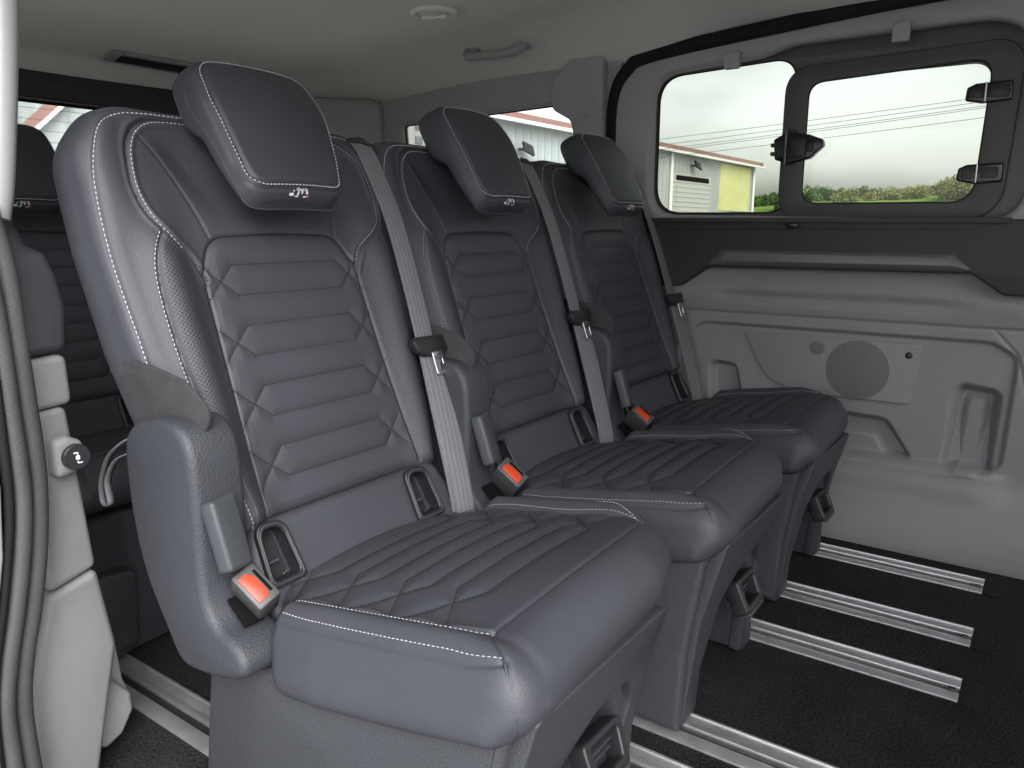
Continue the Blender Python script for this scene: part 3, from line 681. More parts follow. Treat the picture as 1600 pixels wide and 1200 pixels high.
# door rubber at the near opening
sl = empty('near_door_seal', (.40, 1.05, 0), 'double grey rubber door seal running down the left edge of the opening', 'door seal'); slo = (.40, 1.05, 0)
def px_tube(px, y, r, m, name, flat=1.0):
    P = [PX(a, b, y) for a, b in px]; mb = MB(); mb.tube(smooth_line([(p[0], y, p[1]) for p in P], 8), r, 14, flat=flat); return mb.build(name, m, sl, slo)
px_tube([(-25, 320), (6, 420), (22, 520), (38, 620), (55, 740), (57, 850), (48, 950), (36, 1030), (34, 1110), (50, 1210), (60, 1260)], 1.06, .0135, M['grey_rubber'], 'inner_lip')
px_tube([(-50, 330), (-20, 440), (-4, 520), (14, 640), (32, 760), (33, 850), (24, 950), (13, 1030), (8, 1110), (22, 1210), (30, 1260)], 1.045, .0125, M['grey_rubber'], 'outer_lip')
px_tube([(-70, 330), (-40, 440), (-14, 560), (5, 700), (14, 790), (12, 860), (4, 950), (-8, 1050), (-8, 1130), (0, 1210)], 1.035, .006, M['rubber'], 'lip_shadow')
P = [PX(a, b, 1.03) for a, b in ((-30, 640), (0, 760), (4, 870), (-4, 960), (-12, 1050), (-8, 1130), (8, 1260), (-60, 1260), (-60, 640))]
q = plate('door_sill_body', P, [], .03, M['white_paint'], None, xz(1.04), (0, 0, 0), .004); tag(q, 'pale painted body edge outside the door seal at the far left', 'body panel')

# ================================================================== floor rails
def make_rail(x0, x1, y0, y1, org):
    r = empty('floor_rail', org)
    W = x1-x0
    # lower side strip | slot | bright lip | upper strip
    def strip(name, a, b, z, m, ztop2=None):
        mb = MB(); mb.box(((x0+a*W+x0+b*W)/2, (y0+y1)/2, z/2), ((b-a)*W, y1-y0, z)); return mb.build(name, m, r, org, bevel=.0012)
    strip('side_flange', 0, .34, .0045, M['alu']); strip('slot_liner', .345, .515, .0012, M['black_plastic'])
    strip('raised_lip', .52, .66, .0075, M['alu_bright']); strip('side_flange', .665, .93, .0045, M['alu']); strip('edge_line', .935, 1., .0065, M['alu_bright'])
    mb = MB(); mb.prism(rrect(x0-.004, y0-.036, x1+.003, y0-.001, .008), 2, 0, .0035); mb.build('end_cap', M['rubber'], r, org, bevel=.002)
    mb = MB(); mb.box((x0+.42*W, y0+.012, .004), (.010, .012, .006)); mb.tube([(x0+.45*W, y0+.022, .0065), (x0+.36*W, y0+.026, .0065)], .0012, 6); mb.build('end_clip', M['darksteel'], r, org, bevel=.0005)
    return r
RX = [(.615, .700), (.955, 1.035), (1.088, 1.176), (1.483, 1.567), (1.711, 1.797), (1.995, 2.077)]
RL = ['floor rail nearest the door opening, running behind the near seat', 'hidden inner floor rail under the near seat', 'wide aluminium floor rail under the near leg of the middle seat',
      'aluminium floor rail under the far foot of the middle seat', 'aluminium floor rail under the near foot of the far seat', 'aluminium floor rail closest to the sliding door panel']
base_r = make_rail(*RX[0], .06, 2.35, (RX[0][0], .06, 0)); tag(base_r, RL[0], 'floor rail', 'seat rails in the carpeted floor')
for (a, b), lab in list(zip(RX, RL))[1:]:
    dup(base_r, (a, .06, 0), lab)
# two unseen boxes added ahead of the seats to screen light from the cabin
mb = MB(); mb.box((1.25, -1.25, .55), (1.80, .10, 1.1)); q = mb.build('front_light_screen', M['dark_trim'], smooth=False); tag(q, kind='structure')
mb = MB(); mb.box((.28, -.95, .45), (.08, .70, 1.9)); q = mb.build('side_light_screen', M['grey_trim'], smooth=False); tag(q, kind='structure')
# ================================================================== seats
XC = .822
ORG = (XC, .68, 0)
seat = empty('passenger_seat', ORG)
def frB(s, t, n): return (XC+s, .912+.327*t-.945*n, .428+.945*t+.327*n)

INS = rpoly([(-.166, -.014), (.166, -.014), (.156, .20), (.151, .37), (.124, .426), (.0, .431), (-.124, .426), (-.151, .37), (-.156, .20)], [.0, .0, .05, .05, .045, .1, .045, .05, .05], 8)
def mir(p): return [(-a, b) for a, b in p]
SEAM_L = smooth_line([(-.0, .604), (-.09, .606), (-.165, .603), (-.198, .588), (-.215, .562), (-.222, .525), (-.223, .49), (-.214, .452), (-.190, .420), (-.166, .396), (-.150, .362)], 6)
SEAM_R = [(-a+.014*float(sstep(np.array(b), .40, .45))*(1-float(sstep(np.array(b), .56, .60))), b) for a, b in SEAM_L]
PERF_L = smooth_line([(-.204, .433), (-.221, .402), (-.229, .36), (-.229, .28), (-.222, .19), (-.207, .10), (-.193, .02), (-.188, -.012)], 6)
WING_L = smooth_line([(-.204, .588), (-.172, .55), (-.147, .50), (-.130, .452), (-.124, .426)], 6)
OUT_ST = smooth_line([(-.262, .20), (-.270, .30), (-.276, .40), (-.276, .47), (-.270, .53), (-.252, .580), (-.222, .604), (-.17, .613), (0, .616), (.17, .613), (.222, .604), (.252, .580), (.270, .53), (.276, .47), (.276, .40), (.270, .30), (.262, .20)], 6)
QB = []
for k in range(4):
    a = .381-.0953*k; b = a-.048
    QB.append([(-.100, a), (.108, a)]); QB.append([(-.100, b), (.108, b)])
    for sg in (-1, 1):
        e = -.100 if sg < 0 else .108
        QB.append([(e, a), (sg*.160, a-.060)]); QB.append([(e, b), (sg*.160, b+.052)])
def quiltd(S, T, Q):
    d = np.full(S.shape, 1.)
    for q in Q: d = np.minimum(d, dseg(S, T, q))
    return d
BACK_OUT = rpoly([(-.205, -.014), (.205, -.014), (.226, .05), (.262, .16), (.280, .28), (.289, .42), (.288, .56), (.235, .628), (-.235, .628), (-.288, .56), (-.289, .42), (-.280, .28), (-.262, .16), (-.226, .05)],
                 [0, 0, .05, .1, .1, .1, .09, .09, .09, .09, .1, .1, .1, .05], 8)
PANEL_PERF = PERF_L + [(-.166, -.014), (-.156, .20), (-.151, .36), (-.168, .398)]
def back_depth(S, T):
    A = np.abs(S); iS = sdf(S, T, INS); up = sstep(T, .37, .52)
    ctr = np.interp(T, [-.01, .1, .3, .43], [.186, .196, .207, .210]); wd = np.interp(T, [-.01, .2, .43], [.030, .034, .036])
    bol = .027*np.exp(-((A-ctr)/wd)**2)*(1-up)
    bol += (.0075*np.exp(-((A-.250)/.024)**2) + .004*sstep(A, .12, .20))*up
    n = bol - .0038*np.exp(-(iS/.0028)**2)*(T > .0) 
    # centre recess above the insert, between the wing seams
    wl = np.interp(T, [.42, .452, .50, .55, .59, .63], [.124, .130, .147, .172, .204, .21])
    n -= sstep(T, .43, .53)*.010*(1-sstep(A, wl-.045, wl+.004))*(1-sstep(T, .55, .606))
    dq = quiltd(S, T, QB)
    puff = .0038*(1-np.exp(-(dq/.0100)**1.5)) - .0010*np.exp(-(dq/.0022)**2); inn = sstep(iS, .000, .015)
    n += inn*(puff + .002*sstep(iS, 0, .03))
    aS = np.abs(S)
    dsm = np.where(S < 0, dseg(-A, T, SEAM_L), dseg(S, T, SEAM_R)); n -= .0045*np.exp(-(dsm/.0032)**2)
    dpf = dseg(-A, T, PERF_L); n -= np.where(S < 0, .0040, .0015)*np.exp(-(dpf/.0030)**2)
    dwg = dseg(-A, T, WING_L); n -= .0022*np.exp(-(dwg/.0025)**2)
    n += .0022*np.exp(-((dsm-.0075)/.004)**2)
    dot = dseg(S, T, OUT_ST); n -= .0022*np.exp(-(dot/.0022)**2)
    # soft hollow towards the sides of the upper part
    n -= .004*np.exp(-((A-.165)/.05)**2)*up*(1-sstep(T, .54, .6))
    return n
def back_perf(S, T): return sstep(sdf(-np.abs(S), T, PANEL_PERF), .003, .006)
bp = Pad(BACK_OUT, back_depth, .030, lambda s, t: np.interp(t, [-.02, .2, .5, .63], [.09, .10, .085, .065]), frB, 300, 320, .006, perf=back_perf)
backrest = bp.build('backrest', M['leather'], seat, ORG)
def thread(pad, path, parent, m='white_thread', name='stitching', a=.0044, b=.0024, w=.00075, lift=.0008, closed=False):
    mb = MB(); pad.stitches(mb, path, a, b, w, lift, closed)
    if mb.V: mb.build(name, M[m], parent, ORG, 80)
thread(bp, OUT_ST, backrest, a=.0046, b=.0026, w=.00085)
for mm in (lambda p: p, mir):
    sl_ = [(a-.004 if a < 0 else a, b) for a, b in SEAM_L]
    inner = [(a+.0048*(1 if True else 0), b-.003) for a, b in SEAM_L[:52]]
    if mm(inner)[20][0] < 0: thread(bp, inner, backrest)
    else:
        thread(bp, [(a-.0045, b-.003) for a, b in SEAM_R[:44]], backrest)
        thread(bp, [(a+.0020, b+.0040) for a, b in SEAM_R[43:59]], backrest)
    outer = [(a-.0050, b+.001) for a, b in PERF_L[1:]]
    if mm(outer)[0][0] < 0: thread(bp, outer, backrest)
mb = MB()
for q in QB: bp.stitches(mb, q, .0034, .0024, .00090, .0007)
mb.build('quilt_stitching', M['black_thread'], backrest, ORG, 80)

mb = MB(); pts = [p for p in INS if p[1] > -.013]
k0 = max(range(len(pts)), key=lambda i: (pts[i][0] > 0)*(1-pts[i][1])); 
ins_path = [(.1655, -.012)] + [p for p in INS if p[1] > -.012] + [(-.1655, -.012)]
dense = []
for a, b in zip(ins_path[:-1], ins_path[1:]):
    n_ = max(1, int(math.hypot(b[0]-a[0], b[1]-a[1])/.006))
    dense += [(a[0]+(b[0]-a[0])*i/n_, a[1]+(b[1]-a[1])*i/n_) for i in range(n_)]
dense.append(ins_path[-1]); nn_ = bp.surf(np.array([p[0] for p in dense]), np.array([p[1] for p in dense]))
mb.tube([frB(p[0], p[1], float(v)+.0002) for p, v in zip(dense, nn_)], .0013, 6); mb.build('insert_seam', M['black_thread'], backrest, ORG)

# ---- headrest
HX = -.017
hn = np.array((0, -.895, .446)); ht = np.array((0, .446, .895))
def frH(s, h, n):
    return (XC+HX+s, .951+ht[1]*h+hn[1]*n, .889+ht[2]*h+hn[2]*n)
HOUT = rpoly([(-.086, 0), (.080, 0), (.104, .07), (.121, .16), (.115, .244), (-.100, .244), (-.109, .16), (-.102, .07)], [.036, .036, .06, .06, .060, .056, .06, .06], 10)
def hr_depth(S, T):
    n = -.026*np.clip((T-.12)/.124, 0, 1)**2 + .004 - .013*(S/.12)**2
    d = dseg(S, T, H_ST, True); n -= .0035*np.exp(-((d-.0045)/.0026)**2)
    n -= .010*sstep(.022-T, -.004, .022)
    return n
H_ST = rpoly([(-.087, .020), (.081, .020), (.097, .075), (.113, .16), (.107, .234), (-.092, .234), (-.101, .16), (-.094, .075)], [.030, .030, .05, .06, .052, .048, .06, .05], 10)
hp = Pad(HOUT, hr_depth, .018, lambda s, t: np.interp(t, [0, .05, .115, .15, .235], [.042, .048, .058, .090, .098]), frH, 120, 120, .003)
headrest = hp.build('headrest', M['leather_dark'], seat, ORG)
mb = MB(); hp.stitches(mb, H_ST, .0040, .0024, .0010, closed=True); mb.build('stitching', M['white_thread'], headrest, ORG, 80)
mb = MB()   # side seam piping on both cheeks
for sg in (-1, 1):
    ws = .013 if sg > 0 else 0
    pth = smooth_line([(sg*.1100+ws, .190, -.050), (sg*.1105+ws, .16, -.048), (sg*.1085+ws*.7, .12, -.036), (sg*.1035, .07, -.030), (sg*.0950, .025, -.030), (sg*.080, -.0025, -.030), (0, -.0035, -.030)], 8)
    mb = MB(); mb.tube([frH(*p) for p in pth], .0013, 6); mb.build('piping', M['leather'], headrest, ORG)
for s_ in (-.055, .055):
    mb = MB(); mb.tube([(XC+s_, 1.098, .985), (XC+s_, 1.092, 1.045)], .006, 10); mb.build('post', M['steel'], headrest, ORG)
    mb = MB(); mb.tube([(XC+s_, 1.100, .995), (XC+s_, 1.097, 1.014)], [.016, .012], 14); mb.build('post_collar', M['gloss_black'], headrest, ORG)
# printed seat pictograms on the lower lip
mw = MB(); mr = MB()
def dot(mb, s, h, ws, wh, rot=0):
    n = float(hp.surf(np.array([s]), np.array([h]))[0]); c = np.array(frH(s, h, n+.0006)); ex = np.array((1., 0, 0)); ey = np.array(frH(s, h+.001, float(hp.surf(np.array([s]), np.array([h+.001]))[0])+.0006))-c; ey /= np.linalg.norm(ey)
    c_, s_ = math.cos(rot), math.sin(rot); a = ex*c_+ey*s_; b = -ex*s_+ey*c_; ez = np.cross(a, b)
    V = [c+a*x*ws/2+b*y*wh/2+ez*z for z in (0, .0004) for x, y in ((-1, -1), (1, -1), (1, 1), (-1, 1))]
    mb.add(V, [(3, 2, 1, 0), (4, 5, 6, 7), (0, 1, 5, 4), (1, 2, 6, 5), (2, 3, 7, 6), (3, 0, 4, 7)])
def ringd(mb, s, h, r):
    for k in range(8): a = 2*math.pi*k/8; dot(mb, s+r*math.cos(a), h+r*math.sin(a), .0011, .0017, a)
b0 = -.022
dot(mw, b0, .0085, .0075, .0045); dot(mw, b0+.004, .0125, .0025, .002, .6)
ringd(mw, b0+.013, .0150, .0021); dot(mw, b0+.012, .0095, .0024, .0068, -.35); dot(mw, b0+.0095, .0065, .006, .0016)
ringd(mw, b0+.019, .0140, .0019); dot(mw, b0+.0195, .0105, .0018, .0045, -.5); dot(mw, b0+.0225, .0155, .001, .004, -.6)
ringd(mw, b0+.028, .0145, .0020); dot(mw, b0+.0285, .0105, .0035, .004, .3); dot(mw, b0+.0255, .0062, .0065, .0016); dot(mr, b0+.031, .0072, .0038, .0036)
mw.build('printed_pictograms', M['icon_white'], headrest, ORG, smooth=False); mr.build('printed_dot', M['icon_red'], headrest, ORG, smooth=False)

# ---- lower back panel with the two anchor pockets
def frL(s, t, n): return frB(s, t, n)
LOUT = rpoly([(-.212, -.150), (.212, -.150), (.214, -.055), (.196, -.004), (-.196, -.004), (-.214, -.055)], [.005, .005, .02, .03, .03, .02])
PK = [rpoly([(-.196, -.088), (-.150, -.088), (-.156, -.016), (-.192, -.014)], [.009, .009, .022, .016], 8), rpoly([(.112, -.088), (.160, -.088), (.154, -.016), (.114, -.014)], [.009, .009, .022, .016], 8)]
def low_depth(S, T):
    n = .022 + .020*np.clip(-T/.13, 0, 1)**2 - .004*np.exp(-((S-.0)/.2)**2)
    for p in PK: n = n - .046*sstep(sdf(S, T, p), -.002, .003)
    return n
lp_ = Pad(LOUT, low_depth, .016, .06, frL, 200, 90, .0)
low = lp_.build('lower_back_panel', M['leather'], seat, ORG)
for p in PK:
    cx_ = sum(a for a, b in p)/len(p); cy_ = sum(b for a, b in p)/len(p)
    big = [(cx_+(a-cx_)*1.22, cy_+(b-cy_)*1.15) for a, b in p]
    def fy(a, b, w): return frB(a, b, float(.0245+.020*np.clip(-b/.13, 0, 1)**2)+w)
    fr_ = plate('anchor_frame', [(cx_+(a-cx_)*1.42, cy_+(b-cy_)*1.28) for a, b in p], [p], .010, M['black_plastic'], seat, fy, ORG, .003, 45)
    mb = MB(); mb.tube([fy(cx_+(a-cx_)*1.20, cy_+(b-cy_)*1.14, .0045) for a, b in p], .0013, 6, True); mb.build('frame_lip', M['lever_plastic'], fr_, ORG)
    # pocket liner: back, and the latch bar
    mb = MB(); mb.add([fy(a, b, -.0290) for a, b in p]+[fy(a, b, .001) for a, b in p], [tuple(range(len(p)))]+[(i, (i+1) % len(p), len(p)+(i+1) % len(p), len(p)+i) for i in range(len(p))])
    mb.build('pocket_liner', M['black_plastic'], fr_, ORG, smooth=False)
    mb = MB(); mb.tube([fy(cx_-.020, cy_-.012, -.018), fy(cx_+.006, cy_-.010, -.014)], .0028, 8); mb.tube([fy(cx_+.006, cy_-.034, -.018), fy(cx_+.014, cy_-.030, -.016)], .0018, 6); mb.build('anchor_bar', M['darksteel'], fr_, ORG)

# ---- cushion
def frC(s, q, n): return (XC+s, .86-.985*q+.17*n, .335+.17*q+.985*n)
COUT = rpoly([(-.195, -.03), (.195, -.03), (.205, .02), (.262, .075), (.264, .16), (.258, .335), (.205, .432), (.080, .470), (-.266, .478), (-.268, .16), (-.262, .075), (-.205, .02)], [0, 0, .02, .03, .05, .09, .09, .12, .052, .05, .03, .02], 12)
QC = []
for k in range(4):
    a = .332-.0925*k; b = a-.048
    QC.append([(-.118, a), (.135, a)]); QC.append([(-.118, b), (.135, b)])
    for sg in (-1, 1):
        e = -.118 if sg < 0 else .135
        QC.append([(e, a), (sg*.205, a-.068)]); QC.append([(e, b), (sg*.205, b+.052)])
C_UP = smooth_line([(-.206, .04), (-.211, .08), (-.213, .14), (-.210, .24), (-.213, .32), (-.210, .37), (-.204, .405)], 6)
C_LOR = smooth_line([(.246, .085), (.2485, .14), (.2470, .20), (.2440, .27), (.2370, .325), (.2240, .362), (.208, .388)], 6)
F_SEAM = smooth_line([(-.204, .405), (-.10, .411), (.02, .411), (.12, .404), (.205, .388)], 6)
C_LO = smooth_line([(-.246, .085), (-.2495, .14), (-.2505, .20), (-.2505, .30), (-.2500, .37), (-.2495, .405), (-.245, .432), (-.238, .446)], 6)
def cush_rim(S, T): return .050+0*T
def cush_depth(S, T):
    A = np.abs(S)
    n = .012*(1-(S/.21)**2)*(A < .21) + np.where(S < 0, .015, .027)*np.exp(-((A-np.where(S < 0, .231, .236))/.0215)**2)*sstep(T, .00, .09)*(1-.8*sstep(T, .37, .47))
    front = sstep(T-np.interp(S, [-.2, .02, .12, .205], [0, .006, -.001, -.017]), .395, .41)
    inn = sstep(.212-A, 0, .008)*(1-front)
    dq = quiltd(S, T, QC); n += inn*.0050*(1-np.exp(-(dq/.011)**1.4))
    n += front*.004*sstep(.215-A, 0, .02)
    n -= .0042*np.exp(-(dseg(-A, T, C_UP)/.003)**2)
    n -= .0030*np.exp(-(np.minimum(dseg(S, T, C_LO), dseg(S, T, C_LOR))/.0028)**2)
    n -= .0022*np.exp(-(dseg(S, T, F_SEAM)/.0028)**2)
    n -= .0020*np.exp(-(dseg(S, T, [(-.204, .405), (-.222, .420), (-.236, .440), (-.248, .456)])/.0025)**2)
    n -= .006*np.clip((T-.405)/.07, 0, 1)**2
    n += .014*sstep(.03-T, 0, .05)
    return n
def cush_thick(S, T): return np.interp(T, [-.03, .10, .30, .42, .455, .488], [.105, .112, .108, .100, .098, .098])
cp = Pad(COUT, cush_depth, .05, cush_thick, frC, 260, 250, .005, rimfn=cush_rim, recede=lambda S, T: .034*sstep(T+.55*np.clip(S-.07, 0, 1), .42, .47))
cushion = cp.build('seat_cushion', M['leather'], seat, ORG)
mb = MB()
for mm in (lambda p: p, mir):
    thread(cp, mm([(a-.0045, b) for a, b in C_UP[6:]]), cushion)
    thread(cp, [(a+.0045, b) for a, b in C_LO] if mm(((1., 1.),))[0][0] > 0 else [(a-.0045, b) for a, b in C_LOR], cushion)
mb = MB()
for q in QC: cp.stitches(mb, q, .0034, .0024, .00090, .0007)
mb.build('quilt_stitching', M['black_thread'], cushion, ORG, 80)
mb = MB()
for sg in (-1,):
    P = []
    for s_, q_ in ((.204, .405), (.213, .411), (.224, .422), (.236, .440), (.244, .4500)):
        P.append(frC(sg*s_, q_, float(cp.surf(np.array([sg*s_]), np.array([q_]))[0])+.0010))
    for s_, q_, n_ in ((.2535, .4610, -.050), (.2540, .4615, -.060), (.2500, .4570, -.075), (.2440, .4500, -.088)): P.append(frC(sg*s_, q_, n_))
    mb = MB(); mb.tube(smooth_line(P, 6), .0014, 6); mb.build('corner_piping', M['leather_dark'], cushion, ORG)

# ---- base
def bx_(s): return XC+s
base_side = rpoly([(.408, .345), (.420, .262), (.434, .150), (.436, .008), (.93, .008), (.938, .06), (.930, .23), (.90, .262), (.78, .275), (.50, .33)], [.01, .1, .1, .008, .01, .05, .03, .03, .05, .02])
plate('seat_base', base_side, [], .045, M['base_plastic'], seat, lambda a, b, w: (bx_(-.252)+w+.030*(b/.33)-.006, a, b), ORG, .012, 50)
def frF(a, b, w): return (bx_(a), .448-.052*(b/.34)**2+w, b)
fo = rpoly([(-.264, .010), (-.200, .010), (-.196, .115), (-.150, .205), (-.06, .252), (.03, .252), (.060, .20), (.034, .115), (.030, .010), (.092, .010), (.086, .14), (.090, .22), (.112, .335), (-.232, .345), (-.250, .2)], [.004, .004, .04, .05, .04, .03, .04, .02, .004, .004, .06, .06, .03, .01, .05])
# split the front in a fine strip so that it can bow
def bow_plate(name, poly, th, m, fr, parent=seat):
    return plate(name, poly, [], th, m, parent, fr, ORG, .004, 50)
bow_plate('base_front', fo, .024, M['base_plastic'], frF)
plate('base_back_plate', rpoly([(-.20, .135), (.04, .125), (.11, .32), (-.20, .32)], .02), [], .012, M['base_plastic'], seat, lambda a, b, w: (bx_(a), .520-.10*(b/.34)**2+w, b), ORG, .003)
mb = MB(); mb.prism([(.43, .01), (.90, .01), (.90, .20), (.50, .24), (.43, .30)], 0, bx_(.034), bx_(.086)); mb.build('far_base_leg', M['base_plastic'], seat, ORG, bevel=.008)
mb = MB(); mb.box((bx_(-.06), .72, .22), (.28, .34, .09)); mb.build('seat_pan', M['black_plastic'], seat, ORG, bevel=.01)
# tilt handle in the arch
hd = MB(); Rm = Matrix.Rotation(R_(-28), 3, 'X') @ Matrix.Rotation(R_(0), 3, 'Z')
hc = np.array((bx_(-.042), .412, .176))
def frHd(a, b, w): v = Rm @ Vector((a, w, b)); return (hc[0]+v[0], hc[1]+v[1], hc[2]+v[2])
handle = plate('tilt_handle', rpoly([(-.048, -.030), (.040, -.030), (.055, .030), (-.040, .034)], .010), [rpoly([(-.032, -.016), (.028, -.016), (.040, .020), (-.026, .022)], .006)], .030, M['black_plastic'], seat, frHd, ORG, .004)
mb = MB(); v0 = hc+np.array((-.040, .0, .02)); mb.box(v0+np.array((-.012, .05, .035)), (.030, .11, .022), Matrix.Rotation(R_(-35), 3, 'X')); mb.build('handle_arm', M['base_plastic'], handle, ORG, bevel=.003)
mb = MB(); mb.box(hc+np.array((-.004, -.012, -.024)), (.076, .034, .008), Matrix.Rotation(R_(-12), 3, 'X')); mb.build('handle_lip', M['lever_plastic'], handle, ORG, bevel=.003)
for z_ in (-.008, .004):
    mb = MB(); mb.box(hc+np.array((.0, .012, z_)), (.074, .020, .004), Matrix.Rotation(R_(-12), 3, 'X')); mb.build('handle_rib', M['base_plastic'], handle, ORG, bevel=.001)

# ---- recliner cover and lever on the near side
cov = smooth_line([(1.022, .545), (1.000, .582), (.945, .600), (.893, .598), (.866, .566), (.860, .500), (.862, .420), (.858, .365), (.840, .336), (.805, .322), (.785, .300), (.795, .276), (.86, .258), (.925, .256), (.960, .300), (1.000, .37), (1.020, .45)], 5, True)
cover = plate('recliner_cover', cov, [], .078, M['seat_plastic'], seat, lambda a, b, w: (bx_(-.262)+w, a, b), ORG, .012, 60)
def frLv(a, b, w):   # lever board faces forward
    v = Matrix.Rotation(R_(-18), 3, 'X') @ (Matrix.Rotation(R_(14), 3, 'Z') @ Vector((a, w, b))); return (bx_(-.268)+v[0], .842+v[1], .462+v[2])
lever = plate('recline_lever', rpoly([(-.025, -.053), (.018, -.053), (.018, .046), (-.028, .041)], .007), [], .024, M['lever_plastic'], seat, frLv, ORG, .006, 50)
mb = MB(); mb.tube(smooth_line([(bx_(-.232), .880, .530), (bx_(-.231), .870, .510), (bx_(-.231), .866, .44), (bx_(-.229), .862, .37), (bx_(-.226), .850, .335)], 6), .0030, 6); mb.build('cover_edge', M['lever_plastic'], cover, ORG)
mb = MB(); mb.box((bx_(-.258), .832, .3475), (.030, .046, .006), Matrix.Rotation(R_(39), 3, 'X')); mb.build('buckle_slot', M['dark_void'], cover, ORG, bevel=.002)
# cloth flap over the side of the backrest
fl_ = rpoly([(1.078, .650), (1.045, .664), (1.010, .668), (.955, .664), (.905, .652), (.872, .622), (.868, .600), (.885, .575), (1.00, .52), (.998, .55), (1.005, .585), (1.040, .622)], [.004, .02, .03, .03, .03, .03, .03, .01, .01, .03, .03, .02])
plate('side_flap', fl_, [], .006, M['carpet_side'], seat, lambda a, b, w: (bx_(-.2785 + .25*max(0, (.93-a)))+w, a, b), ORG, .002, 50)

# ---- seat belt
def ribbon(path, width, th=.0022, sub=10, tilt=0):
    P = [np.array(p) for p in smooth_line(path, sub)]; V = []; F = []; uv = []; L = 0; nW = 6
    for i, (s_, t_, n_) in enumerate(P):
        if i: L += np.linalg.norm(P[i]-P[i-1])
        a = P[min(i+1, len(P)-1)]-P[max(i-1, 0)]; a2 = np.array((a[0], a[1])); a2 /= np.linalg.norm(a2)+1e-9; c = np.array((-a2[1], a2[0]))
        if c[0] < 0: c = -c
        for side in (1, -1):
            for j in range(nW+1):
                f = j/nW-.5; cv = -.0012*math.cos(f*math.pi)
                V.append(frB(s_+c[0]*f*width, t_+c[1]*f*width, n_+side*th/2-cv*1.0+tilt*f)); uv.append((j/nW, L))
    R = 2*(nW+1); k = len(P)
    for i in range(k-1):
        for j in range(nW): a = i*R+j; F.append((a, a+1, a+R+1, a+R)); b = a+nW+1; F.append((b, b+R, b+R+1, b+1))
        a = i*R; F.append((a, a+R, a+R+nW+1, a+nW+1)); a += nW; F.append((a, a+nW+1, a+R+nW+1, a+R))
    return V, F, uv
V, F, uv = ribbon([(.242, .604, -.035), (.243, .610, -.006), (.245, .592, .010), (.250, .53, .020), (.254, .44, .028), (.249, .32, .032), (.240, .20, .034), (.228, .08, .036), (.216, -.07, .036), (.213, -.12, .030)], .046)
belt = mk('seat_belt', V, F, M['webbing'], seat, ORG, 40, uv=uv)
V, F, uv = ribbon([(.243, .188, .039), (.236, .10, .042), (.226, .0, .042), (.218, -.095, .038), (.216, -.125, .032)], .047, tilt=.010)
mk('lap_webbing', V, F, M['webbing'], belt, ORG, 40, uv=uv)
tong = plate('belt_tongue', rpoly([(.194, .208), (.202, .190), (.220, .180), (.268, .178), (.283, .187), (.291, .207), (.282, .216), (.203, .218)], .005), [], .018, M['black_plastic'], belt, lambda a, b, w: frB(a, b, .041+w), ORG, .005, 50)
plate('metal_plate', rrect(.2310, .142, .2600, .186, .004), [rrect(.2375, .150, .2535, .172, .002)], .003, M['steel'], belt, lambda a, b, w: frB(a, b, .051+w), ORG, .001)
mb = MB(); mb.prism(rrect(.212, .592, .282, .622, .010), 0, 0, 1) if 0 else None
gp = [frB(s_, .598, n_) for s_, n_ in ((.212, .004), (.230, .012), (.262, .011), (.282, -.002))]
mb.tube([frB(.214, .604, -.006), frB(.222, .607, .004), frB(.246, .606, .010), (frB(.270, .596, .006)), frB(.279, .586, -.006)], .0055, 8); mb.build('belt_guide', M['black_plastic'], seat, ORG)
mb = MB(); mb.box(frB(.214, -.118, .036), (.050, .02, .012)); mb.build('belt_anchor', M['cable'], belt, ORG, bevel=.002)

# ---- buckle
bn = Vector((-.36, -.66, .62)).normalized(); bl = Vector((.16, -.80, -.55)); bl = (bl-bn*bl.dot(bn)).normalized(); bw = bl.cross(bn).normalized()
if bw.x < 0: bw = -bw
bc = Vector((bx_(-.258), .806, .389))
def frK(a, b, w): v = bc + bw*a + bl*b + bn*w; return (v.x, v.y, v.z)
def kbox(mb, x0, x1, y0, y1, z0, z1, tz=0):
    V = [frK(x, y+(tz if z == z0 else 0), z) for x in (x0, x1) for y in (y0, y1) for z in (z0, z1)]
    mb.add(V, [(0, 1, 3, 2), (4, 6, 7, 5), (0, 4, 5, 1), (2, 3, 7, 6), (0, 2, 6, 4), (1, 5, 7, 3)])
mb = MB(); kbox(mb, -.0175, .0175, -.029, .029, -.058, 0, .004); buckle = mb.build('belt_buckle', M['buckle_plastic'], seat, ORG, bevel=.004)
mb = MB(); mb.add([frK(a, b, z) for z in (-.002, .0022) for a, b in ((-.0125, -.020), (.000, -.021), (.0065, -.010), (.0065, .012), (.0035, .021), (-.0125, .021))],
                  [(5, 4, 3, 2, 1, 0), (6, 7, 8, 9, 10, 11)]+[(i, (i+1) % 6, 6+(i+1) % 6, 6+i) for i in range(6)]); mb.build('release_button', M['orange'], buckle, ORG, bevel=.001)
mb = MB(); kbox(mb, .0085, .0125, -.018, .018, -.001, .0008); mb.build('tongue_slot', M['dark_void'], buckle, ORG)
mb = MB(); mb.tube([frK(.002, .0, -.058), frK(.006, -.004, -.12)], .012, 8, flat=.5); mb.build('buckle_stalk', M['black_plastic'], buckle, ORG)

